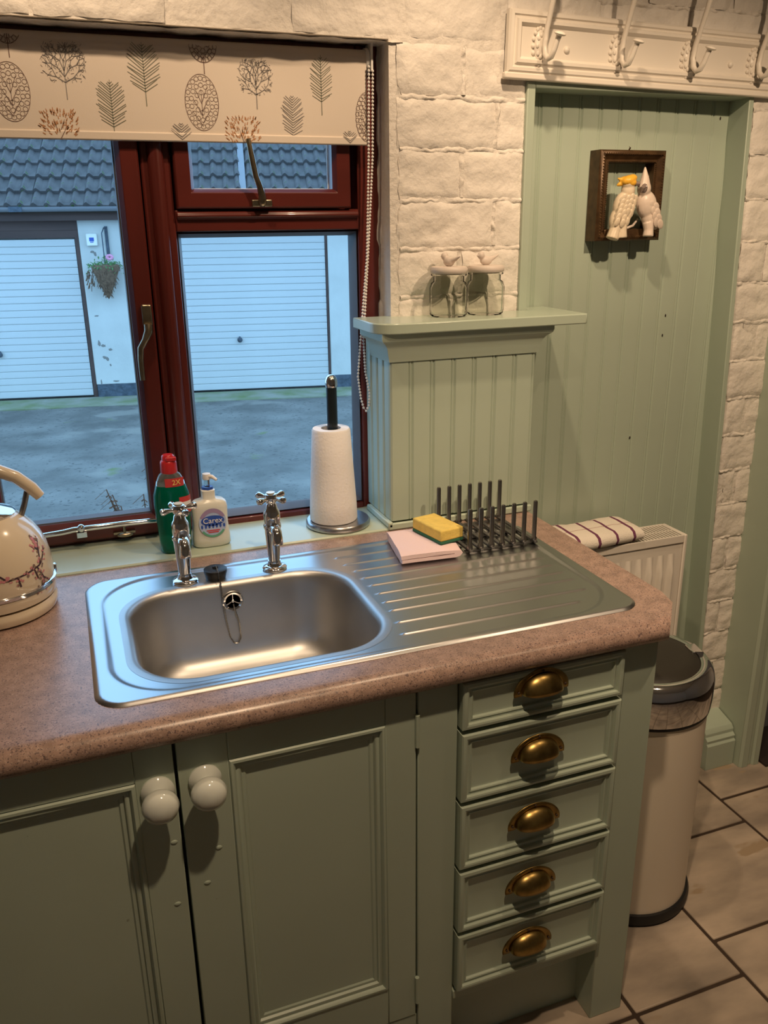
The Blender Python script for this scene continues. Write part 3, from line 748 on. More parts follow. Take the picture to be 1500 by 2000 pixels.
# ------------------------------------------------------------------ kettle
kx, ky = -.152, .43
kt = thing('kettle', (kx, ky, ZT), 'cream dome kettle with blossom print and curved handle', 'kettle')
z = ZT
obj(G().lathe([(.001, 0), (.094, 0), (.103, .004), (.106, .012), (.106, .020), (.102, .026), (.001, .026)], (kx, ky, z), 56), 'base_stand', m_cream, kt)
KP = [(.098, .028), (.105, .031), (.106, .040), (.1065, .052), (.1045, .056), (.1055, .060), (.1055, .080), (.1035, .100), (.099, .120), (.092, .138), (.082, .155), (.069, .170), (.056, .180), (.050, .183), (.001, .184)]
obj(G().lathe(KP, (kx, ky, z), 64), 'body', m_cream, kt, smooth=50)
obj(G().lathe([(.1058, .050), (.1085, .052), (.1085, .057), (.1058, .059)], (kx, ky, z), 64), 'chrome_band', m_chrome, kt)
obj(G().lathe([(.056, .1795), (.057, .183), (.052, .187), (.030, .194), (.012, .197), (.011, .206), (.008, .212), (.001, .213)], (kx, ky, z), 40), 'lid', m_chrome, kt)
hp = [(kx-.07, ky, z+.235), (kx-.045, ky, z+.258), (kx-.01, ky, z+.268), (kx+.03, ky, z+.262), (kx+.065, ky, z+.243), (kx+.088, ky, z+.220), (kx+.100, ky, z+.203)]
hd = obj(G().tube(hp, [.008, .010, .011, .0115, .0115, .0115, .0095], 14), 'handle', m_cream, kt)
obj(G().tube([(kx+.062, ky, z+.166), (kx+.072, ky, z+.190), (kx+.080, ky, z+.215)], .005, 10), 'handle_strut', m_rack, hd)
obj(G().tube([(kx-.062, ky, z+.166), (kx-.070, ky, z+.20), (kx-.072, ky, z+.238)], .005, 10), 'handle_strut', m_rack, hd)
obj(G().tube([(kx-.085, ky, z+.10), (kx-.125, ky, z+.125), (kx-.145, ky, z+.16)], [.028, .018, .012], 16), 'spout', m_cream, kt)
obj(G().box(kx+.101, kx+.109, ky+.02, ky+.030, z+.048, z+.064), 'water_gauge_clip', m_chrome, kt, bevel=.002)
def kr(zz):
    for (r0, a), (r1, b) in zip(KP, KP[1:]):
        if a <= zz <= b and b > a: return r0+(r1-r0)*(zz-a)/(b-a)
    return .1
def on_k(q, zz, off=.0006): r_ = kr(zz)+off; return (kx+r_*math.cos(q), ky+r_*math.sin(q), z+zz)
rk = random.Random(4)
def ink(g, q0, z0, q1, z1, wd):
    n_ = 4
    for i in range(n_):
        a0, a1 = q0+(q1-q0)*i/n_, q0+(q1-q0)*(i+1)/n_; b0, b1 = z0+(z1-z0)*i/n_, z0+(z1-z0)*(i+1)/n_
        ln = math.hypot((a1-a0)*.1, b1-b0) or 1e-6; nq, nz = -(b1-b0)/ln*wd/2/.1, (a1-a0)*.1/ln*wd/2
        g.add([on_k(a0+nq, b0+nz), on_k(a0-nq, b0-nz), on_k(a1-nq, b1-nz), on_k(a1+nq, b1+nz)], [(0, 1, 2, 3)])
def dab(g, q, zz, s_):
    g.add([on_k(q+s_/.1*math.cos(t), zz+s_*math.sin(t)*rk.uniform(.6, 1.1), .0009) for t in [2*PI*i/7 for i in range(7)]], [tuple(range(7))])
g = G(); gp = G(); gk = G(); q0 = -.62
brs0 = [(q0-.62, .082, q0-.30, .084), (q0-.30, .084, q0+.02, .088), (q0+.02, .088, q0+.12, .108), (q0+.12, .108, q0+.10, .126), (q0+.02, .088, q0+.16, .096), (q0-.05, .086, q0+.05, .070), (q0+.05, .070, q0+.22, .060), (q0-.12, .085, q0-.08, .072), (q0-.45, .083, q0-.42, .070), (q0+.12, .108, q0+.24, .118), (q0-.62, .082, q0-.72, .090), (q0+.16, .096, q0+.30, .106)]
brs = [(b_[0], b_[1]*1.35-.022, b_[2], b_[3]*1.35-.022) for b_ in brs0]+[(q0+.05, .070, q0+.02, .052), (q0+.02, .062, q0-.14, .050), (q0+.12, .120, q0-.02, .132)]
for b_ in brs: ink(g, *b_, .0030)
for b_ in brs:
    for _ in range(7):
        t = rk.random(); dab(gp if rk.random() < .55 else gk, b_[0]+(b_[2]-b_[0])*t+rk.uniform(-.06, .06), b_[1]+(b_[3]-b_[1])*t+rk.uniform(-.006, .006), rk.uniform(.0014, .0030))
for zz in (.136, .142, .129): dab(gp, q0+.10, zz, .0045)
obj(g, 'branch_print', mat('plum_ink', (.06, .03, .045), .4), kt, smooth=0, fix=False); obj(gp, 'blossom_print', mat('blossom_pink', (.55, .22, .25), .4), kt, smooth=0, fix=False); obj(gk, 'leaf_print', m_printd, kt, smooth=0, fix=False)

# ------------------------------------------------------------------ washing-up bottle and soap dispenser on the sill
def oval_loft(levels, c, n=28, p=2.4):
    """levels: (half width x, half depth y, z)"""
    g = G(); vs = []
    for a, b, z_ in levels:
        for j in range(n):
            q = 2*PI*j/n; cq, sq = math.cos(q), math.sin(q)
            vs.append((c[0]+a*math.copysign(abs(cq)**(2/p), cq), c[1]+b*math.copysign(abs(sq)**(2/p), sq), c[2]+z_))
    k_ = len(levels)
    fs = [(i*n+j, i*n+(j+1) % n, (i+1)*n+(j+1) % n, (i+1)*n+j) for i in range(k_-1) for j in range(n)]
    fs += [tuple(range(n))[::-1], tuple((k_-1)*n+j for j in range(n))]
    return g.add(vs, fs)
gx, gy = .190, .590
gb = thing('washing_up_bottle', (gx, gy, zb), 'green washing up liquid bottle with red cap on the sill', 'bottle')
obj(oval_loft([(.026, .019, 0), (.031, .023, .004), (.033, .024, .03), (.035, .025, .07), (.037, .026, .10), (.036, .025, .125), (.031, .022, .143), (.030, .021, .146)], (gx, gy, zb+.001)), 'liquid_body', m_green, gb, smooth=60)
obj(oval_loft([(.0298, .0208, .1462), (.026, .019, .158), (.021, .017, .168), (.015, .015, .173), (.012, .012, .175)], (gx, gy, zb+.001)), 'shoulder', m_clear, gb, smooth=60)
cp_ = obj(G().lathe([(.001, .172), (.0165, .172), (.017, .176), (.0165, .193), (.0155, .197), (.013, .199), (.0125, .207), (.010, .210), (.001, .211)], (gx, gy, zb), 28), 'cap', m_red, gb)
obj(G().box(gx-.006, gx+.015, gy-.016, gy-.008, zb+.198, zb+.207), 'flip_spout', m_red, cp_, bevel=.002)
def patch(a, b, c, q0_, q1_, z0_, z1_, off=.0008, p=2.4, n=8):
    g = G()
    def fn(u, v):
        q = q0_+(q1_-q0_)*u; cq, sq = math.cos(q), math.sin(q)
        return (c[0]+(a+off)*math.copysign(abs(cq)**(2/p), cq), c[1]+(b+off)*math.copysign(abs(sq)**(2/p), sq), c[2]+z0_+(z1_-z0_)*v)
    return g.grid(fn, n, 2)
lb = obj(patch(.0300, .0212, (gx, gy, zb), math.radians(250), math.radians(325), .146, .164, .0004), 'neck_label', m_redlabel, gb)
text('2X', .015, m_yellow, lb, (gx+.010, gy-.0222, zb+.155), (PI/2, 0, .25))
lb2 = obj(patch(.037, .026, (gx, gy, zb), math.radians(285), math.radians(345), .088, .124, .001), 'front_label', m_redlabel, gb)
obj(patch(.037, .026, (gx, gy, zb), math.radians(288), math.radians(342), .099, .113, .0016), 'label_band', m_wht, lb2)

sx_, sy_ = .266, .600
sd = thing('soap_dispenser', (sx_, sy_, zb), 'white pump bottle of hand soap with round blue label', 'dispenser')
obj(oval_loft([(.036, .020, 0), (.040, .023, .004), (.040, .023, .02), (.037, .022, .05), (.038, .022, .085), (.036, .021, .095), (.030, .018, .100), (.017, .016, .103), (.0145, .0145, .106), (.0145, .0145, .122), (.012, .012, .124)], (sx_, sy_, zb+.001), 32, 3.2), 'bottle', m_soap, sd, smooth=50)
obj(G().lathe([(.013, .122), (.0125, .127), (.0115, .130), (.001, .130)], (sx_, sy_, zb), 24), 'blue_collar', m_blue, sd)
pm = obj(G().lathe([(.0055, .130), (.0055, .146), (.001, .146)], (sx_, sy_, zb), 18), 'pump', m_clear, sd)
obj(G().lathe([(.009, .146), (.0095, .150), (.0085, .158), (.001, .159)], (sx_, sy_, zb), 18).tube([(sx_, sy_, zb+.152), (sx_+.010, sy_-.010, zb+.153), (sx_+.018, sy_-.018, zb+.147)], [.005, .0042, .003], 10), 'pump_head', m_white, pm)
yl = sy_-.0245
def disc(cx, cz, rx, rz, y, n=36, a0=0, a1=2*PI, r_in=0):
    g = G()
    return g.grid(lambda u, v: (cx+(r_in+(1-r_in)*v)*rx*math.cos(a0+(a1-a0)*u), y, cz+(r_in+(1-r_in)*v)*rz*math.sin(a0+(a1-a0)*u)), n, 1)
lab = obj(disc(sx_+.002, zb+.056, .029, .032, yl), 'round_label', m_lblue, sd, smooth=0)
obj(disc(sx_+.002, zb+.056, .0288, .0318, yl-.0004, a0=math.radians(25), a1=math.radians(155), r_in=.72), 'label_top_arc', m_purple, lab, smooth=0)
obj(disc(sx_+.002, zb+.056, .0288, .0318, yl-.0004, a0=math.radians(215), a1=math.radians(325), r_in=.86), 'label_green_arc', m_greenp, lab, smooth=0)
obj(disc(sx_+.002, zb+.061, .0245, .0115, yl-.0006), 'label_oval', m_blue, lab, smooth=0)
for i in range(7): obj(disc(sx_-.021+i*.0077, zb+.049, .0024, .0045, yl-.0006, 8), 'label_mark', m_blue, lab, smooth=0)
text('Carex', .0165, m_wht, lab, (sx_+.002, yl-.0012, zb+.0612), (PI/2, 0, 0))
for zz, wd in ((.0385, .014), (.0345, .011)): obj(G().box(sx_+.002-wd, sx_+.002+wd, yl-.0007, yl-.0003, zb+zz, zb+zz+.0022), 'label_line', m_redlabel, lab, smooth=0)

# ------------------------------------------------------------------ kitchen roll
px_, py_ = .551, .618
hl = thing('kitchen_roll_holder', (px_, py_, zb), 'steel kitchen roll holder with black pole and chrome tip', 'holder')
obj(G().lathe([(.001, 0), (.070, 0), (.073, .003), (.073, .010), (.070, .014), (.001, .015)], (px_+.006, py_, zb+.0005), 56), 'base', m_steel, hl)
obj(G().tube([(px_, py_, zb+.014), (px_, py_, zb+.318)], .0115, 20), 'pole', m_darkpole, hl)
obj(G().lathe([(.0125, .316), (.0135, .320), (.0135, .330), (.011, .338), (.006, .3425), (.001, .343)], (px_, py_, zb), 24), 'finial', m_chrome, hl)
pr = G().lathe([(.022, .016), (.052, .016), (.054, .019), (.0525, .06), (.047, .15), (.0425, .222), (.040, .226), (.022, .226), (.021, .20), (.021, .03)], (px_-.004, py_, zb), 56)
tag(obj(pr, 'kitchen_roll', m_paper, None, org=(px_, py_, zb+.016)), 'white kitchen paper roll on the pole holder', 'paper roll')

# ------------------------------------------------------------------ cloth, sponge, plate rack
def fold(path, th, ext, closed_round=6):
    """cloth ribbon: 2D path thickened by th, extruded over ext -> list of (a, b, e) points"""
    P = [Vector(p) for p in path]; L = []; Rr = []
    for i, p in enumerate(P):
        t = (P[min(i+1, len(P)-1)]-P[max(i-1, 0)]).normalized(); n_ = Vector((-t.y, t.x))
        L.append(p+n_*th/2); Rr.append(p-n_*th/2)
    return L+Rr[::-1]
path = [(-.062, .006), (-.03, .0058), (.0, .006), (.03, .0058), (.052, .0062), (.060, .008), (.0635, .0125), (.060, .017), (.05, .0185), (.02, .0188), (-.01, .0188), (-.04, .0186), (-.064, .0178)]
prof = fold(path, .0105, 0)
g = G(); n_ = len(prof); ne = 14
for i in range(ne+1):
    v = i/ne; e_ = -.072+.144*v
    for a, b in prof:
        rim = 1-.30*(abs(2*v-1)**8)
        g.v.append((a+.012*(v-.5)+mnoise.noise(Vector((v*4, b*80, 1)))*.002, e_+mnoise.noise(Vector((a*20, b*60, 2)))*.003, max(.0005, (b-.011)*rim+.011+mnoise.noise(Vector((a*25, v*5, 3)))*.0012)))
for i in range(ne):
    for j in range(n_): g.f.append((i*n_+j, i*n_+(j+1) % n_, (i+1)*n_+(j+1) % n_, (i+1)*n_+j))
g.f += [tuple(range(n_)), tuple(ne*n_+j for j in range(n_))]
cl = obj(g, 'dish_cloth', m_pink, None, smooth=70)
cl.location = (.676, .403, ZT+.0032); cl.rotation_euler = (0, 0, math.radians(-4)); ORG[cl.name] = (0, 0, 0)
tag(cl, 'pale pink folded dish cloth lying on the drainer', 'cloth')
sg = thing('sponge', (.712, .408, ZT+.0285), 'yellow sponge with green scouring base on the pink cloth', 'sponge', rot=(0, 0, math.radians(12)))
obj(G().box(-.029, .029, -.052, .052, .0062, .030), 'foam', m_sponge, sg, bevel=.003, local=True)
obj(G().box(-.029, .029, -.052, .052, -.0003, .0062), 'scouring_pad', m_scour, sg, bevel=.0015, local=True)

rk_ = thing('plate_rack', (.838, .42, ZT+.003), 'dark steel plate rack with two rows of upright pegs on the drainer', 'plate rack')
zr = ZT+.004
for xx in [.757+.0253*i for i in range(7)]:
    obj(G().box(xx-.004, xx+.004, .335, .520, zr+.004, zr+.009), 'base_bar', m_rackb, rk_, bevel=.001)
for yy in (.352, .425, .500): obj(G().box(.750, .916, yy-.004, yy+.004, zr+.0005, zr+.0042), 'cross_bar', m_rackb, rk_)
for i in range(7):
    for yy, dx in ((.345, 0), (.508, .002)):
        xx = .757+.0253*i+dx
        obj(G().lathe([(.0065, 0), (.0065, .005), (.0048, .007), (.0048, .084), (.0036, .087), (.001, .088)], (xx, yy, zr+.009), 12), 'peg', m_rack, rk_)

# ------------------------------------------------------------------ radiator and towel
ra = thing('radiator', (1.15, .60, .13), 'white panel radiator with grille top in the boarded recess', 'radiator')
rx0, rx1, rz0, rz1 = .84+.18, 1.50, .14, .782
def rib(u, v):
    x = rx0+(rx1-rx0-.012)*u; zz = rz0+.03+(rz1-.05-rz0-.03)*v
    ph = (x-rx0)/.0335*2*PI; e_ = sstep(0, .06, v)*(1-sstep(.93, .985, v))*sstep(0, .02, u)*(1-sstep(.965, .99, u))
    return (x, .556-.012*e_*max(0, math.cos(ph))**.6 if math.cos(ph) > 0 else .556, zz)
obj(G().grid(rib, 150, 24), 'front_panel', m_radi, ra, smooth=60)
obj(G().box(rx0, rx1-.011, .5565, .560, rz0, rz1-.012), 'front_sheet', m_radi, ra)
obj(G().box(rx0, rx1-.011, .634, .640, rz0, rz1-.012), 'back_sheet', m_radi, ra)
obj(G().box(rx1-.010, rx1, .552, .648, rz0, rz1), 'side_cover', m_radi, ra, bevel=.003)
obj(G().box(rx0, rx1-.010, .552, .5565, rz1-.022, rz1), 'front_lip', m_radi, ra, bevel=.002)
obj(G().box(rx0, rx1-.010, .6425, .648, rz1-.022, rz1), 'back_lip', m_radi, ra, bevel=.002)
g = G()
xx = rx0+.004
while xx < rx1-.014: g.box(xx, xx+.0042, .5565, .6425, rz1-.005, rz1-.001); xx += .0098
g.box(rx0, rx1-.010, .598, .601, rz1-.006, rz1-.002)
tag(obj(g, 'grille', m_radi, ra), kind='stuff')
obj(G().box(1.10, 1.13, .648, .69, .20, .74).box(1.42, 1.45, .648, .69, .20, .74), 'wall_bracket', m_radi, ra)

path = [(.062, .009), (.03, .0088), (.0, .009), (-.03, .009), (-.047, .010), (-.056, .0145), (-.059, .021), (-.055, .028), (-.045, .0325), (-.02, .034), (.01, .035), (.04, .0345), (.060, .033)]
prof = fold(path, .0155, 0); g = G(); n_ = len(prof); ne = 40; TW = .262
for i in range(ne+1):
    v = i/ne; e_ = -TW/2+TW*v
    for a, b in prof:
        rim = 1-.22*(abs(2*v-1)**10)
        g.v.append((e_+mnoise.noise(Vector((a*18, b*50, 4)))*.004, a+.004*math.sin(v*9), max(.0004, ((b-.02)*rim+.02)*(1-.16*(abs(a) > .05 and a > 0))+mnoise.noise(Vector((a*22, v*9, 7)))*.0025)))
for i in range(ne):
    for j in range(n_): g.f.append((i*n_+j, i*n_+(j+1) % n_, (i+1)*n_+(j+1) % n_, (i+1)*n_+j))
g.f += [tuple(range(n_)), tuple(ne*n_+j for j in range(n_))]
tw = obj(g, 'tea_towel', m_towel, None, smooth=70); tw.location = (1.222, .604, rz1-.0012); tw.rotation_euler = (0, 0, math.radians(2)); ORG[tw.name] = (0, 0, 0)
tag(tw, 'folded white tea towel with purple stripes on the radiator', 'towel')

# ------------------------------------------------------------------ pedal-free touch bin
bx_, by_ = 1.168, .272
bn = thing('touch_bin', (bx_, by_, 0), 'tall cream cylindrical bin with chrome rim and dark lid', 'bin')
obj(G().lathe([(.001, .001), (.150, .001), (.156, .006), (.157, .020), (.153, .030), (.147, .031)], (bx_, by_, 0), 64), 'base_ring', m_black, bn)
obj(G().lathe([(.147, .030), (.1475, .535)], (bx_, by_, 0), 64, caps=False), 'body', m_creambin, bn)
obj(G().lathe([(.1480, .528), (.1515, .529), (.1515, .534), (.1480, .535)], (bx_, by_, 0), 64), 'dark_ring', m_black, bn)  # narrow black ring round the body just below the chrome rim
obj(G().lathe([(.149, .535), (.153, .537), (.155, .560), (.155, .600), (.151, .618), (.142, .630), (.130, .634), (.122, .632)], (bx_, by_, 0), 64, caps=False), 'chrome_rim', m_chrome, bn)
ld = obj(G().lathe([(.123, .628), (.118, .634), (.09, .640), (.05, .643), (.001, .644)], (bx_, by_, 0), 56), 'lid', m_lid, bn)
q = math.radians(-12)
obj(G().add([(bx_+r_*math.cos(q+t)+0, by_+r_*math.sin(q+t), zz) for r_, zz in ((.108, .641), (.134, .640), (.134, .630), (.108, .632)) for t in (-.17, .17)], [(0, 1, 3, 2), (2, 3, 5, 4), (4, 5, 7, 6), (6, 7, 1, 0), (0, 2, 4, 6), (1, 3, 5, 7)]), 'release_button', m_chrome, bn, bevel=.002)

# ------------------------------------------------------------------ jars on the ledge shelf
def rot(ax, ay, az): return Matrix.Rotation(az, 3, 'Z') @ Matrix.Rotation(ay, 3, 'Y') @ Matrix.Rotation(ax, 3, 'X')
def jar(x, y, label, bird_rot, kind):
    z = 1.3745
    t = thing('glass_jar', (x, y, z), label, 'jar', 'bird lid jars on the shelf')
    prof = [(.001, 0), (.036, 0), (.0405, .004), (.0415, .012), (.0415, .060), (.0385, .070), (.033, .074), (.033, .084), (.0385, .086), (.0385, .089), (.031, .090), (.031, .074), (.036, .068), (.039, .060), (.039, .012), (.036, .006), (.001, .005)]
    obj(G().lathe(prof, (x, y, z), 72, rib=(22, .0009, 3, 4)), 'glass_body', m_jar, t, smooth=50)
    ld = obj(G().lathe([(.001, .088), (.030, .088), (.030, .0905), (.0385, .0905), (.0405, .094), (.0405, .100), (.0375, .104), (.001, .105)], (x, y, z), 40), 'lid', m_lidc, t)
    g = G(); M3 = Matrix.Rotation(bird_rot, 3, 'Z')
    def at(p): v = M3 @ Vector(p); return (x+v.x, y+v.y, z+.105+v.z)
    g.ball(at((0, 0, .009)), (.015, .009, .010), 14, 10, M3)
    g.ball(at((-.013, 0, .020)), (.0085, .0075, .0085), 12, 8)
    g.tube([at((.008, 0, .011)), at((.02, 0, .015)), at((.033, 0, .021))], [.007, .0042, .0016], 8)
    g.tube([at((-.020, 0, .020)), at((-.026, 0, .019))], [.003, .0007], 6)
    b = obj(g, 'bird_knob', m_lidc, ld); remesh(b, .0016, 3)
    return t
jar(.815, .592, 'ribbed glass jar whose lid bird turns its back', -1.2, 0)
jar(.906, .597, 'ribbed glass jar whose lid bird shows its side', .1, 1)

# ------------------------------------------------------------------ framed cockatoos
fr = thing('framed_bird_ornament', (1.335, YP-.001, 1.528), 'dark bronze box frame with two cockatoo figures on the boarding', 'ornament')
fx0, fx1, fz0, fz1 = 1.222, 1.404, 1.522, 1.722
prof = [(0, YP-.001), (0, .660), (.004, .655), (.009, .653), (.013, .658), (.020, .664), (.024, .661), (.027, .664), (.027, YP-.001)]
obj(G().sweep_rect(prof, fx0, fx1, fz0, fz1), 'frame', m_frame, fr, smooth=35)
g = G()
def beads(d, y, r_, st):
    a = fx0+d
    while a <= fx1-d: g.ball((a, y, fz0+d), r_, 6, 4); g.ball((a, y, fz1-d), r_, 6, 4); a += st
    a = fz0+d
    while a <= fz1-d: g.ball((fx0+d, y, a), r_, 6, 4); g.ball((fx1-d, y, a), r_, 6, 4); a += st
beads(.0085, .654, .0026, .0062); beads(.0245, .661, .0019, .0045)
tag(obj(g, 'frame_beading', m_frame, fr, fix=False), kind='stuff')
obj(G().tube([(1.313, .68, 1.722), (1.313, .674, 1.728), (1.313, .68, 1.732), (1.313, .690, 1.728)], .0018, 6), 'hanging_ring', m_frame, fr)
def feathers(b, rows, mt):
    for xx, yy, zz, lean, sc in rows:
        obj(G().ball((xx, yy, zz), (.0072*sc, .0019, .0105*sc), 8, 6, rot(.22, lean, 0)), 'feather', mt, b)
def cockatoo(kind):
    g = G(); Y0 = .640
    if kind == 0:      # left: yellow crest, body leaning, looking right
        g.ball((1.283, Y0, 1.600), (.0275, .020, .034), 20, 14, rot(0, .30, 0)); g.ball((1.272, Y0+.002, 1.572), (.0225, .017, .032), 20, 14, rot(0, .32, 0))
        g.ball((1.289, Y0-.003, 1.634), (.0165, .0155, .020), 16, 12); g.ball((1.287, Y0-.005, 1.649), (.0170, .0155, .014), 16, 12)
        g.tube([(1.268, Y0-.002, 1.562), (1.260, Y0-.003, 1.545), (1.2535, Y0-.004, 1.527)], [.015, .0135, .0150], 10)
        g.tube([(1.278, Y0-.004, 1.562), (1.277, Y0-.006, 1.545), (1.2775, Y0-.007, 1.529)], [.014, .0125, .0135], 10)
        b = obj(g, 'bird', m_birdw, fr); remesh(b, .0018, 3)
        gc = G(); gc.ball((1.285, Y0-.008, 1.655), (.0185, .0145, .0115), 14, 10, rot(0, -.25, 0)).ball((1.294, Y0-.009, 1.660), (.012, .0105, .0085), 12, 8).ball((1.290, Y0-.015, 1.650), (.012, .007, .008), 12, 8)
        gc.tube([(1.278, Y0-.004, 1.658), (1.266, Y0-.001, 1.657), (1.260, Y0, 1.660)], [.007, .0045, .001], 8).tube([(1.277, Y0-.004, 1.650), (1.264, Y0, 1.646), (1.259, Y0+.001, 1.644)], [.007, .0045, .001], 8)
        remesh(obj(gc, 'crest', m_birdy, b), .0016, 2)
        obj(G().tube([(1.301, Y0-.013, 1.648), (1.308, Y0-.016, 1.647), (1.311, Y0-.014, 1.640)], [.0065, .0052, .001], 8), 'beak', m_birdg, b)
        rows = []
        for r_ in range(6):
            for c_ in range(4-(r_ > 3)):
                t = (c_+.5)/(4-(r_ > 3)); cx_ = 1.285-.0028*r_*1.1
                rows.append((cx_+(t-.5)*.040, Y0-.0165-.0038*math.sin(PI*t)+.0012*(r_ > 3), 1.617-r_*.0105-(.003 if c_ % 2 else 0), .25+(.5-t)*.5, 1))
        feathers(b, rows, m_birdw)
    else:              # right: tall crest, grey face, looking left
        g.ball((1.345, Y0, 1.602), (.0260, .020, .034), 20, 14, rot(0, -.32, 0)); g.ball((1.357, Y0, 1.575), (.0215, .017, .030), 20, 14, rot(0, -.40, 0))
        g.ball((1.333, Y0-.003, 1.637), (.0165, .0155, .019), 16, 12)
        g.tube([(1.333, Y0-.003, 1.645), (1.334, Y0-.002, 1.661), (1.3335, Y0, 1.685)], [.0145, .0095, .0018], 10).tube([(1.340, Y0, 1.645), (1.344, Y0, 1.668)], [.009, .0016], 8)
        g.tube([(1.352, Y0-.003, 1.562), (1.354, Y0-.005, 1.546), (1.353, Y0-.006, 1.531)], [.0135, .0115, .0130], 10)
        g.tube([(1.360, Y0-.004, 1.582), (1.369, Y0-.004, 1.562), (1.376, Y0-.003, 1.547)], [.0145, .0115, .0045], 10)
        b = obj(g, 'bird', m_birdp, fr); remesh(b, .0018, 3)
        obj(G().ball((1.3265, Y0-.0135, 1.638), (.0085, .0060, .0105), 12, 8), 'face_patch', m_birdg, b)
        obj(G().tube([(1.323, Y0-.016, 1.641), (1.317, Y0-.018, 1.638), (1.316, Y0-.016, 1.628)], [.0055, .0048, .001], 8), 'beak', m_birdg, b)
        obj(G().ball((1.3275, Y0-.0195, 1.642), .0016, 8, 6), 'eye', m_wht, b)
        feathers(b, [(1.350+r_*.0058+c_*.011, Y0-.0178+.0015*r_*.5, 1.600-r_*.0125-c_*.004, -.55, 1.2) for r_ in range(4) for c_ in range(2)], m_birdp)
cockatoo(0); cockatoo(1)
obj(G().tube([(1.294, .662, 1.553), (1.308, .655, 1.551), (1.322, .654, 1.556), (1.336, .656, 1.570)], [.002, .0032, .003, .002], 8), 'perch', m_birdp, fr)
obj(G().box(fx0+.024, fx1-.024, .657, .69, fz0+.010, fz0+.026), 'perch_ledge', m_frame, fr, bevel=.002)

# ------------------------------------------------------------------ coat rack
cr = thing('coat_rack', (1.29, YW-.006, 1.857), 'cream moulded coat rail with curled iron hooks above the recess', 'coat rack', rot=(0, math.radians(1.1), 0))
L0, L1, Hh = -.335, .468, .118
cprof = [(0, 0), (0, -.012), (.004, -.017), (.010, -.018), (.0125, -.0145), (.016, -.0145), (.019, -.020), (.025, -.0205), (.029, -.016), (.031, -.013)]
obj(G().sweep_rect(cprof, L0, L1, 0, Hh, fill=True), 'back_board', m_hook, cr, smooth=30, local=True)
obj(G().box(L0-.006, L1+.006, -.016, .0, -.012, .001), 'lower_lip', m_hook, cr, bevel=.003, local=True)
for xx in (-.196, .238): obj(G().ball((xx, -.0135, .050), (.007, .006, .007)), 'screw_cap', m_hook, cr, local=True)
def hook_mesh(parent, x):
    z0 = .058
    g = G()
    path = [(x, -.021, z0+.165), (x, -.066, z0+.150), (x-.001, -.072, z0+.120), (x-.001, -.060, z0+.085), (x, -.045, z0+.05), (x, -.033, z0+.02), (x, -.029, z0-.005), (x, -.034, z0-.024), (x+.001, -.044, z0-.033), (x+.002, -.054, z0-.031), (x+.004, -.062, z0-.018), (x+.006, -.067, z0-.004), (x+.007, -.072, z0+.006)]
    path = path[1:]
    h = obj(g.tube(path, [.006, .0058, .0055, .0055, .0055, .0058, .006, .006, .006, .0058, .0055, .006], 12), 'hook', m_hook, parent, local=True)
    obj(G().ball((x-.001, -.068, z0+.155), (.012, .012, .010)), 'top_knob', m_hook, h, local=True)
    obj(G().ball((x+.0075, -.075, z0+.008), (.013, .012, .0045), 14, 8, rot(.35, 0, .3)), 'hook_tip', m_hook, h, local=True)
    gr = G().ball((x-.004, -.0145, z0-.006), (.013, .007, .032))
    for i in range(16):
        q = 2*PI*i/16; gr.ball((x-.004+.0155*math.cos(q), -.0145, z0-.006+.034*math.sin(q)), (.0042, .0035, .0048), 8, 6)
    for i in range(8):
        q = 2*PI*i/8; gr.ball((x-.004+.008*math.cos(q), -.020, z0-.006+.02*math.sin(q)), (.0035, .003, .005), 8, 6)
    obj(gr, 'rosette', m_hook, h, local=True)
for xx in (-.258, -.068, .120, .306): hook_mesh(cr, xx)

# ------------------------------------------------------------------ outside: yard, garages
yard = tag(obj(G().grid(lambda u, v: (-9+22*u, .87+9.75*v, -.56+mnoise.noise(Vector((u*30, v*14, 0)))*.018*min(1, v*8)), 60, 40).box(-9, 13, .87, 14, -.75, -.62), 'yard', m_yard, None, fix=False), 'worn grey asphalt yard outside the window', kind='structure')
ga = thing('garage_block', (-.329, 10.582, -.56), 'white rendered garage block with dark tiled roof across the yard', 'garage', rot=(0, 0, math.radians(-11.04)))
tag(obj(G().box(-4.2, 6.5, -.62, 0, -.02, .012), 'concrete_apron', m_moss, ga, local=True))
# walls: piers and the strip over the doors; local x = along, y = away, z = up
def gwall(x0, x1, z0, z1, nm='wall'): return obj(G().box(x0, x1, 0, .22, z0, z1), nm, m_render, ga, local=True, bevel=.01)
gwall(.655, 1.52, .17, 2.28); gwall(3.74, 4.6, .17, 2.28)
obj(G().box(.665, 1.51, -.008, .21, 0, .172), 'plinth', m_plinth, ga, local=True); obj(G().box(3.75, 4.59, -.008, .21, 0, .172), 'plinth', m_plinth, ga, local=True)
obj(G().box(-4.2, .80, .02, .2, 2.09, 2.22), 'lintel', m_timber, ga, local=True); obj(G().box(1.42, 3.9, .02, .2, 2.09, 2.22), 'lintel', m_timber, ga, local=True)
for a, b in ((-1.62, .655), (1.50, 3.76)):
    obj(G().box(b-.05, b, .03, .12, 0, 2.09), 'door_frame', m_timber, ga, local=True); obj(G().box(a, a+.05, .03, .12, 0, 2.09), 'door_frame', m_timber, ga, local=True)
    obj(G().box(a+.05, b-.05, .03, .12, 2.0, 2.09), 'door_frame', m_timber, ga, local=True)
obj(G().box(-4.2, 4.6, -.12, -.10, 2.20, 2.31), 'fascia', m_timber, ga, local=True)
obj(G().box(-4.2, 4.6, .9, 1.0, 0, 2.1), 'rear_wall', m_render, ga, local=True)
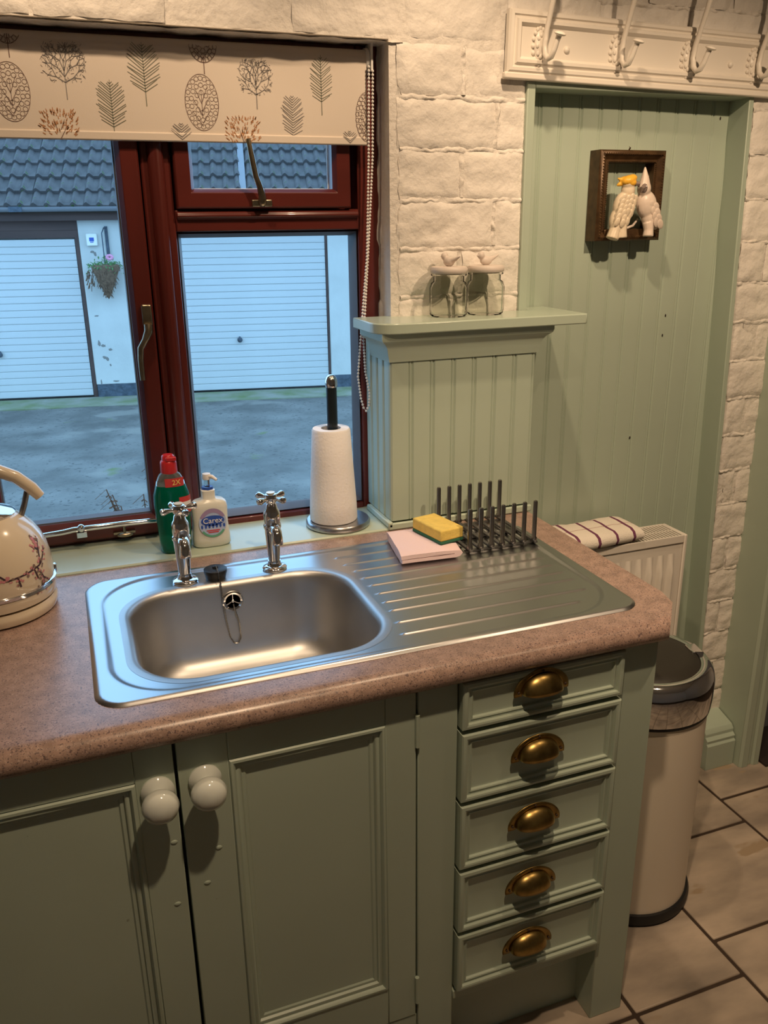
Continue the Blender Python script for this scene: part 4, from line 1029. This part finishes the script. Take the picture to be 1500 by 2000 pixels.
gprof = [(-.235+.055*math.cos(math.radians(a)), 2.355+.055*math.sin(math.radians(a))) for a in range(180, 361, 20)]+[(-.235+.048*math.cos(math.radians(a)), 2.355+.048*math.sin(math.radians(a))) for a in range(360, 179, -20)]
obj(G().prism(gprof, -4.2, 4.7, 'x'), 'gutter', m_gutter, ga, local=True)
obj(G().box(-.05, .10, -.296, -.286, 2.30, 2.36), 'gutter_joint', m_plinth, ga, local=True)
# doors of horizontal ribs
rib_me = G().prism([(.0, .0), (-.003, .005), (-.004, .010), (-.004, .076), (-.003, .080), (.006, .0835), (.02, .085), (.02, .0)], 0, 2.13, 'x').mesh('rib'); rib_me.materials.append(m_gdoor)
def gdoor(x0, hz, hx_):
    d = obj(G().box(x0, x0+2.13, .062, .075, .03, 1.985), 'garage_door', m_gutter, ga, local=True)
    for i in range(23):
        o = link('rib', rib_me, d); o.location = (x0, .045, .03+i*.085)
    h_ = obj(G().box(hx_-.012, hx_+.012, .012, .03, hz-.045, hz+.03).ball((hx_, .008, hz-.012), (.035, .018, .035), 12, 8), 'door_handle', m_plinth, d, local=True, bevel=.004)
gdoor(-1.535, .61, -.48); gdoor(1.575, .70, 2.54)
# roof with single tiles
ph = math.radians(35); gauge = .30; tw_ = .30
rf = obj(G().prism([(-.20, 2.33), (3.4, 2.33+3.6*math.tan(ph)), (3.4, 2.28+3.6*math.tan(ph)), (-.20, 2.28)], -4.2, 4.7, 'x'), 'roof', m_slot, ga, local=True)
tp = []
for i in range(15):
    u = i/14*tw_; f_ = (u % (tw_/2))/(tw_/2)
    tp.append((u, .042*math.sin(PI*min(1, f_/.52))**1.0 if f_ < .52 else 0.0))
tv = [(u, 0, h_+.044) for u, h_ in tp]+[(u, .37, h_*.92) for u, h_ in tp]+[(u, 0, h_*.85-.004) for u, h_ in tp]
n_ = len(tp); tf = [(i, i+1, n_+i+1, n_+i) for i in range(n_-1)]+[(2*n_+i, 2*n_+i+1, i+1, i) for i in range(n_-1)]
tile_me = bpy.data.meshes.new('roof_tile'); tile_me.from_pydata(tv, [], tf); tile_me.materials.append(m_rtile)
for p in tile_me.polygons: p.use_smooth = True
tile_me.set_sharp_from_angle(angle=math.radians(45))
for row in range(10):
    for c_ in range(22):
        o = link('roof_tile', tile_me, rf)
        d_ = row*gauge; o.location = (-1.9+c_*tw_, -.27+d_*math.cos(ph), 2.335+d_*math.sin(ph)+R.uniform(-.004, .004)); o.rotation_euler = (ph+R.uniform(-.012, .012), 0, R.uniform(-.008, .008))
# lead flashing strip on the roof
fl = obj(G().box(2.66, 2.74, 0, 3.0, .048, .054), 'flashing_strip', m_gutter, rf, local=True); fl.location = (0, -.27, 2.335); fl.rotation_euler = (ph, 0, 0)
# flaked paint
for i, (xx, zz, a, b) in enumerate([(.76, 1.05, .03, .012), (.75, .70, .022, .045), (.80, .67, .035, .022), (.88, .62, .03, .018), (.80, .52, .03, .025), (.83, .50, .02, .03), (.91, .06+.15, .05, .012), (.72, .20, .012, .05), (.86, .42, .012, .02), (.80, 1.83, .03, .02), (.83, 1.80, .02, .03), (.93, 1.35, .02, .025)]):
    n_ = 11; pts = [(xx+a*(.6+.5*R.random())*math.cos(2*PI*j/n_), -.0015, zz+b*(.6+.5*R.random())*math.sin(2*PI*j/n_)) for j in range(n_)]
    obj(G().add(pts, [tuple(range(n_))]), 'flaked_patch', m_hole, ga, local=True, smooth=0, fix=False)
def gpt(s_, d_, h_):
    c_, s2 = math.cos(math.radians(-11.04)), math.sin(math.radians(-11.04))
    return (-.329+s_*c_-d_*s2, 10.582+s_*s2+d_*c_, -.56+h_)
ab = thing('alarm_box', gpt(.815, -.001, 1.90), 'small white box with blue mark on the garage pier', 'alarm box', rot=(0, 0, math.radians(-11.04)))
obj(G().box(-.065, .065, -.05, 0, 0, .145), 'housing', m_white, ab, local=True, bevel=.01)
obj(G().box(-.028, .028, -.0515, -.0495, .055, .10).box(-.02, .02, -.0515, -.0495, .04, .05), 'blue_mark', m_blue, ab, local=True)
hb = thing('hanging_basket', gpt(.96, 0, 1.27), 'cone shaped wicker wall basket with pink flower on the garage pier', 'basket', rot=(0, 0, math.radians(-11.04)))
obj(G().lathe([(.005, 0), (.04, .06), (.10, .20), (.165, .36), (.17, .40), (.15, .41)], (0, -.17, 0), 24), 'wicker_cone', m_wicker, hb, local=True)
obj(G().box(.015, .05, -.03, -.002, .50, .86).tube([(.03, -.02, .84), (.02, -.10, .84), (.0, -.17, .78), (0, -.17, .42)], .007, 8), 'bracket', m_plinth, hb, local=True)
g = G()
for i in range(240):
    q = R.uniform(0, 2*PI); r_ = .19*math.sqrt(R.random()); x_, y_, z_ = r_*math.cos(q), -.17+r_*math.sin(q), .38+R.uniform(0, .15)*(1-r_/.25)
    if R.random() < .2: x_ *= 1.2; z_ -= R.uniform(0, .10)
    y_ = min(y_, -.02); s_ = R.uniform(.014, .03); a = R.uniform(0, 2*PI); t = R.uniform(-.8, .8)
    g.add([(x_, y_, z_), (x_+s_*math.cos(a)-.4*s_*math.sin(a), y_+s_*.3*t, z_+s_*math.sin(a)*.8), (x_+1.8*s_*math.cos(a), y_+s_*t, z_+1.6*s_*math.sin(a)), (x_+s_*math.cos(a)+.4*s_*math.sin(a), y_-s_*.3*t, z_+s_*math.sin(a)*.8+.3*s_)], [(0, 1, 2, 3)])
tag(obj(g, 'leaves', m_leafg, hb, local=True, smooth=0, fix=False), kind='stuff')
g = G()
for i in range(150):
    q = R.uniform(0, 2*PI); v = R.random(); r_ = (.03+.14*v)*1.05; x_, y_, z_ = r_*math.cos(q), min(-.17+r_*math.sin(q), -.02), .06+.34*v
    g.tube([(x_, y_, z_), (x_+R.uniform(-.03, .03), y_-R.uniform(0, .03), z_-R.uniform(.02, .07))], .0035, 4)
for i in range(40):
    x_ = -.19+R.uniform(-.05, .04); z_ = .16+R.uniform(0, .2); g.tube([(x_, -.15, z_), (x_-R.uniform(0, .03), -.16, z_-R.uniform(.03, .07))], .004, 4)
tag(obj(g, 'trailing_stems', m_wicker, hb, local=True, smooth=0, fix=False), kind='stuff')
g = G()
for i in range(9):
    q = 2*PI*i/9; g.ball((.075+.03*math.cos(q), -.26, .50+.022*math.sin(q)), (.02, .016, .017), 8, 6)
obj(g, 'flower', m_flower, hb, local=True)
# dried fern just outside the left pane
fn_ = thing('dried_fern', (.155, 1.02, -.56), 'dried brown fern standing outside the left window pane', 'plant')
g = G()
for i in range(9):
    x_ = .155+R.uniform(-.03, .03); tx = .155+R.uniform(-.09, .07); zt_ = R.uniform(.88, 1.0)
    P = [(x_, 1.02, -.56), (x_+.01, 1.03, .3), ((x_+tx)/2, 1.04, .75), (tx, 1.04, zt_), (tx-.03, 1.03, zt_-.02)]
    g.tube(P, [.004, .003, .0022, .0015, .0006], 5)
    for j in range(12):
        f_ = j/12; a = Vector(P[2]).lerp(Vector(P[3]), f_)
        for s_ in (-1, 1):
            b = a+Vector((s_*.022*(1.2-f_), R.uniform(-.01, .01), -.006)); g.tube([a, b], [.0013, .0022 if j % 2 else .0006], 4)
tag(obj(g, 'fronds', m_leafd, fn_, fix=False), kind='stuff')
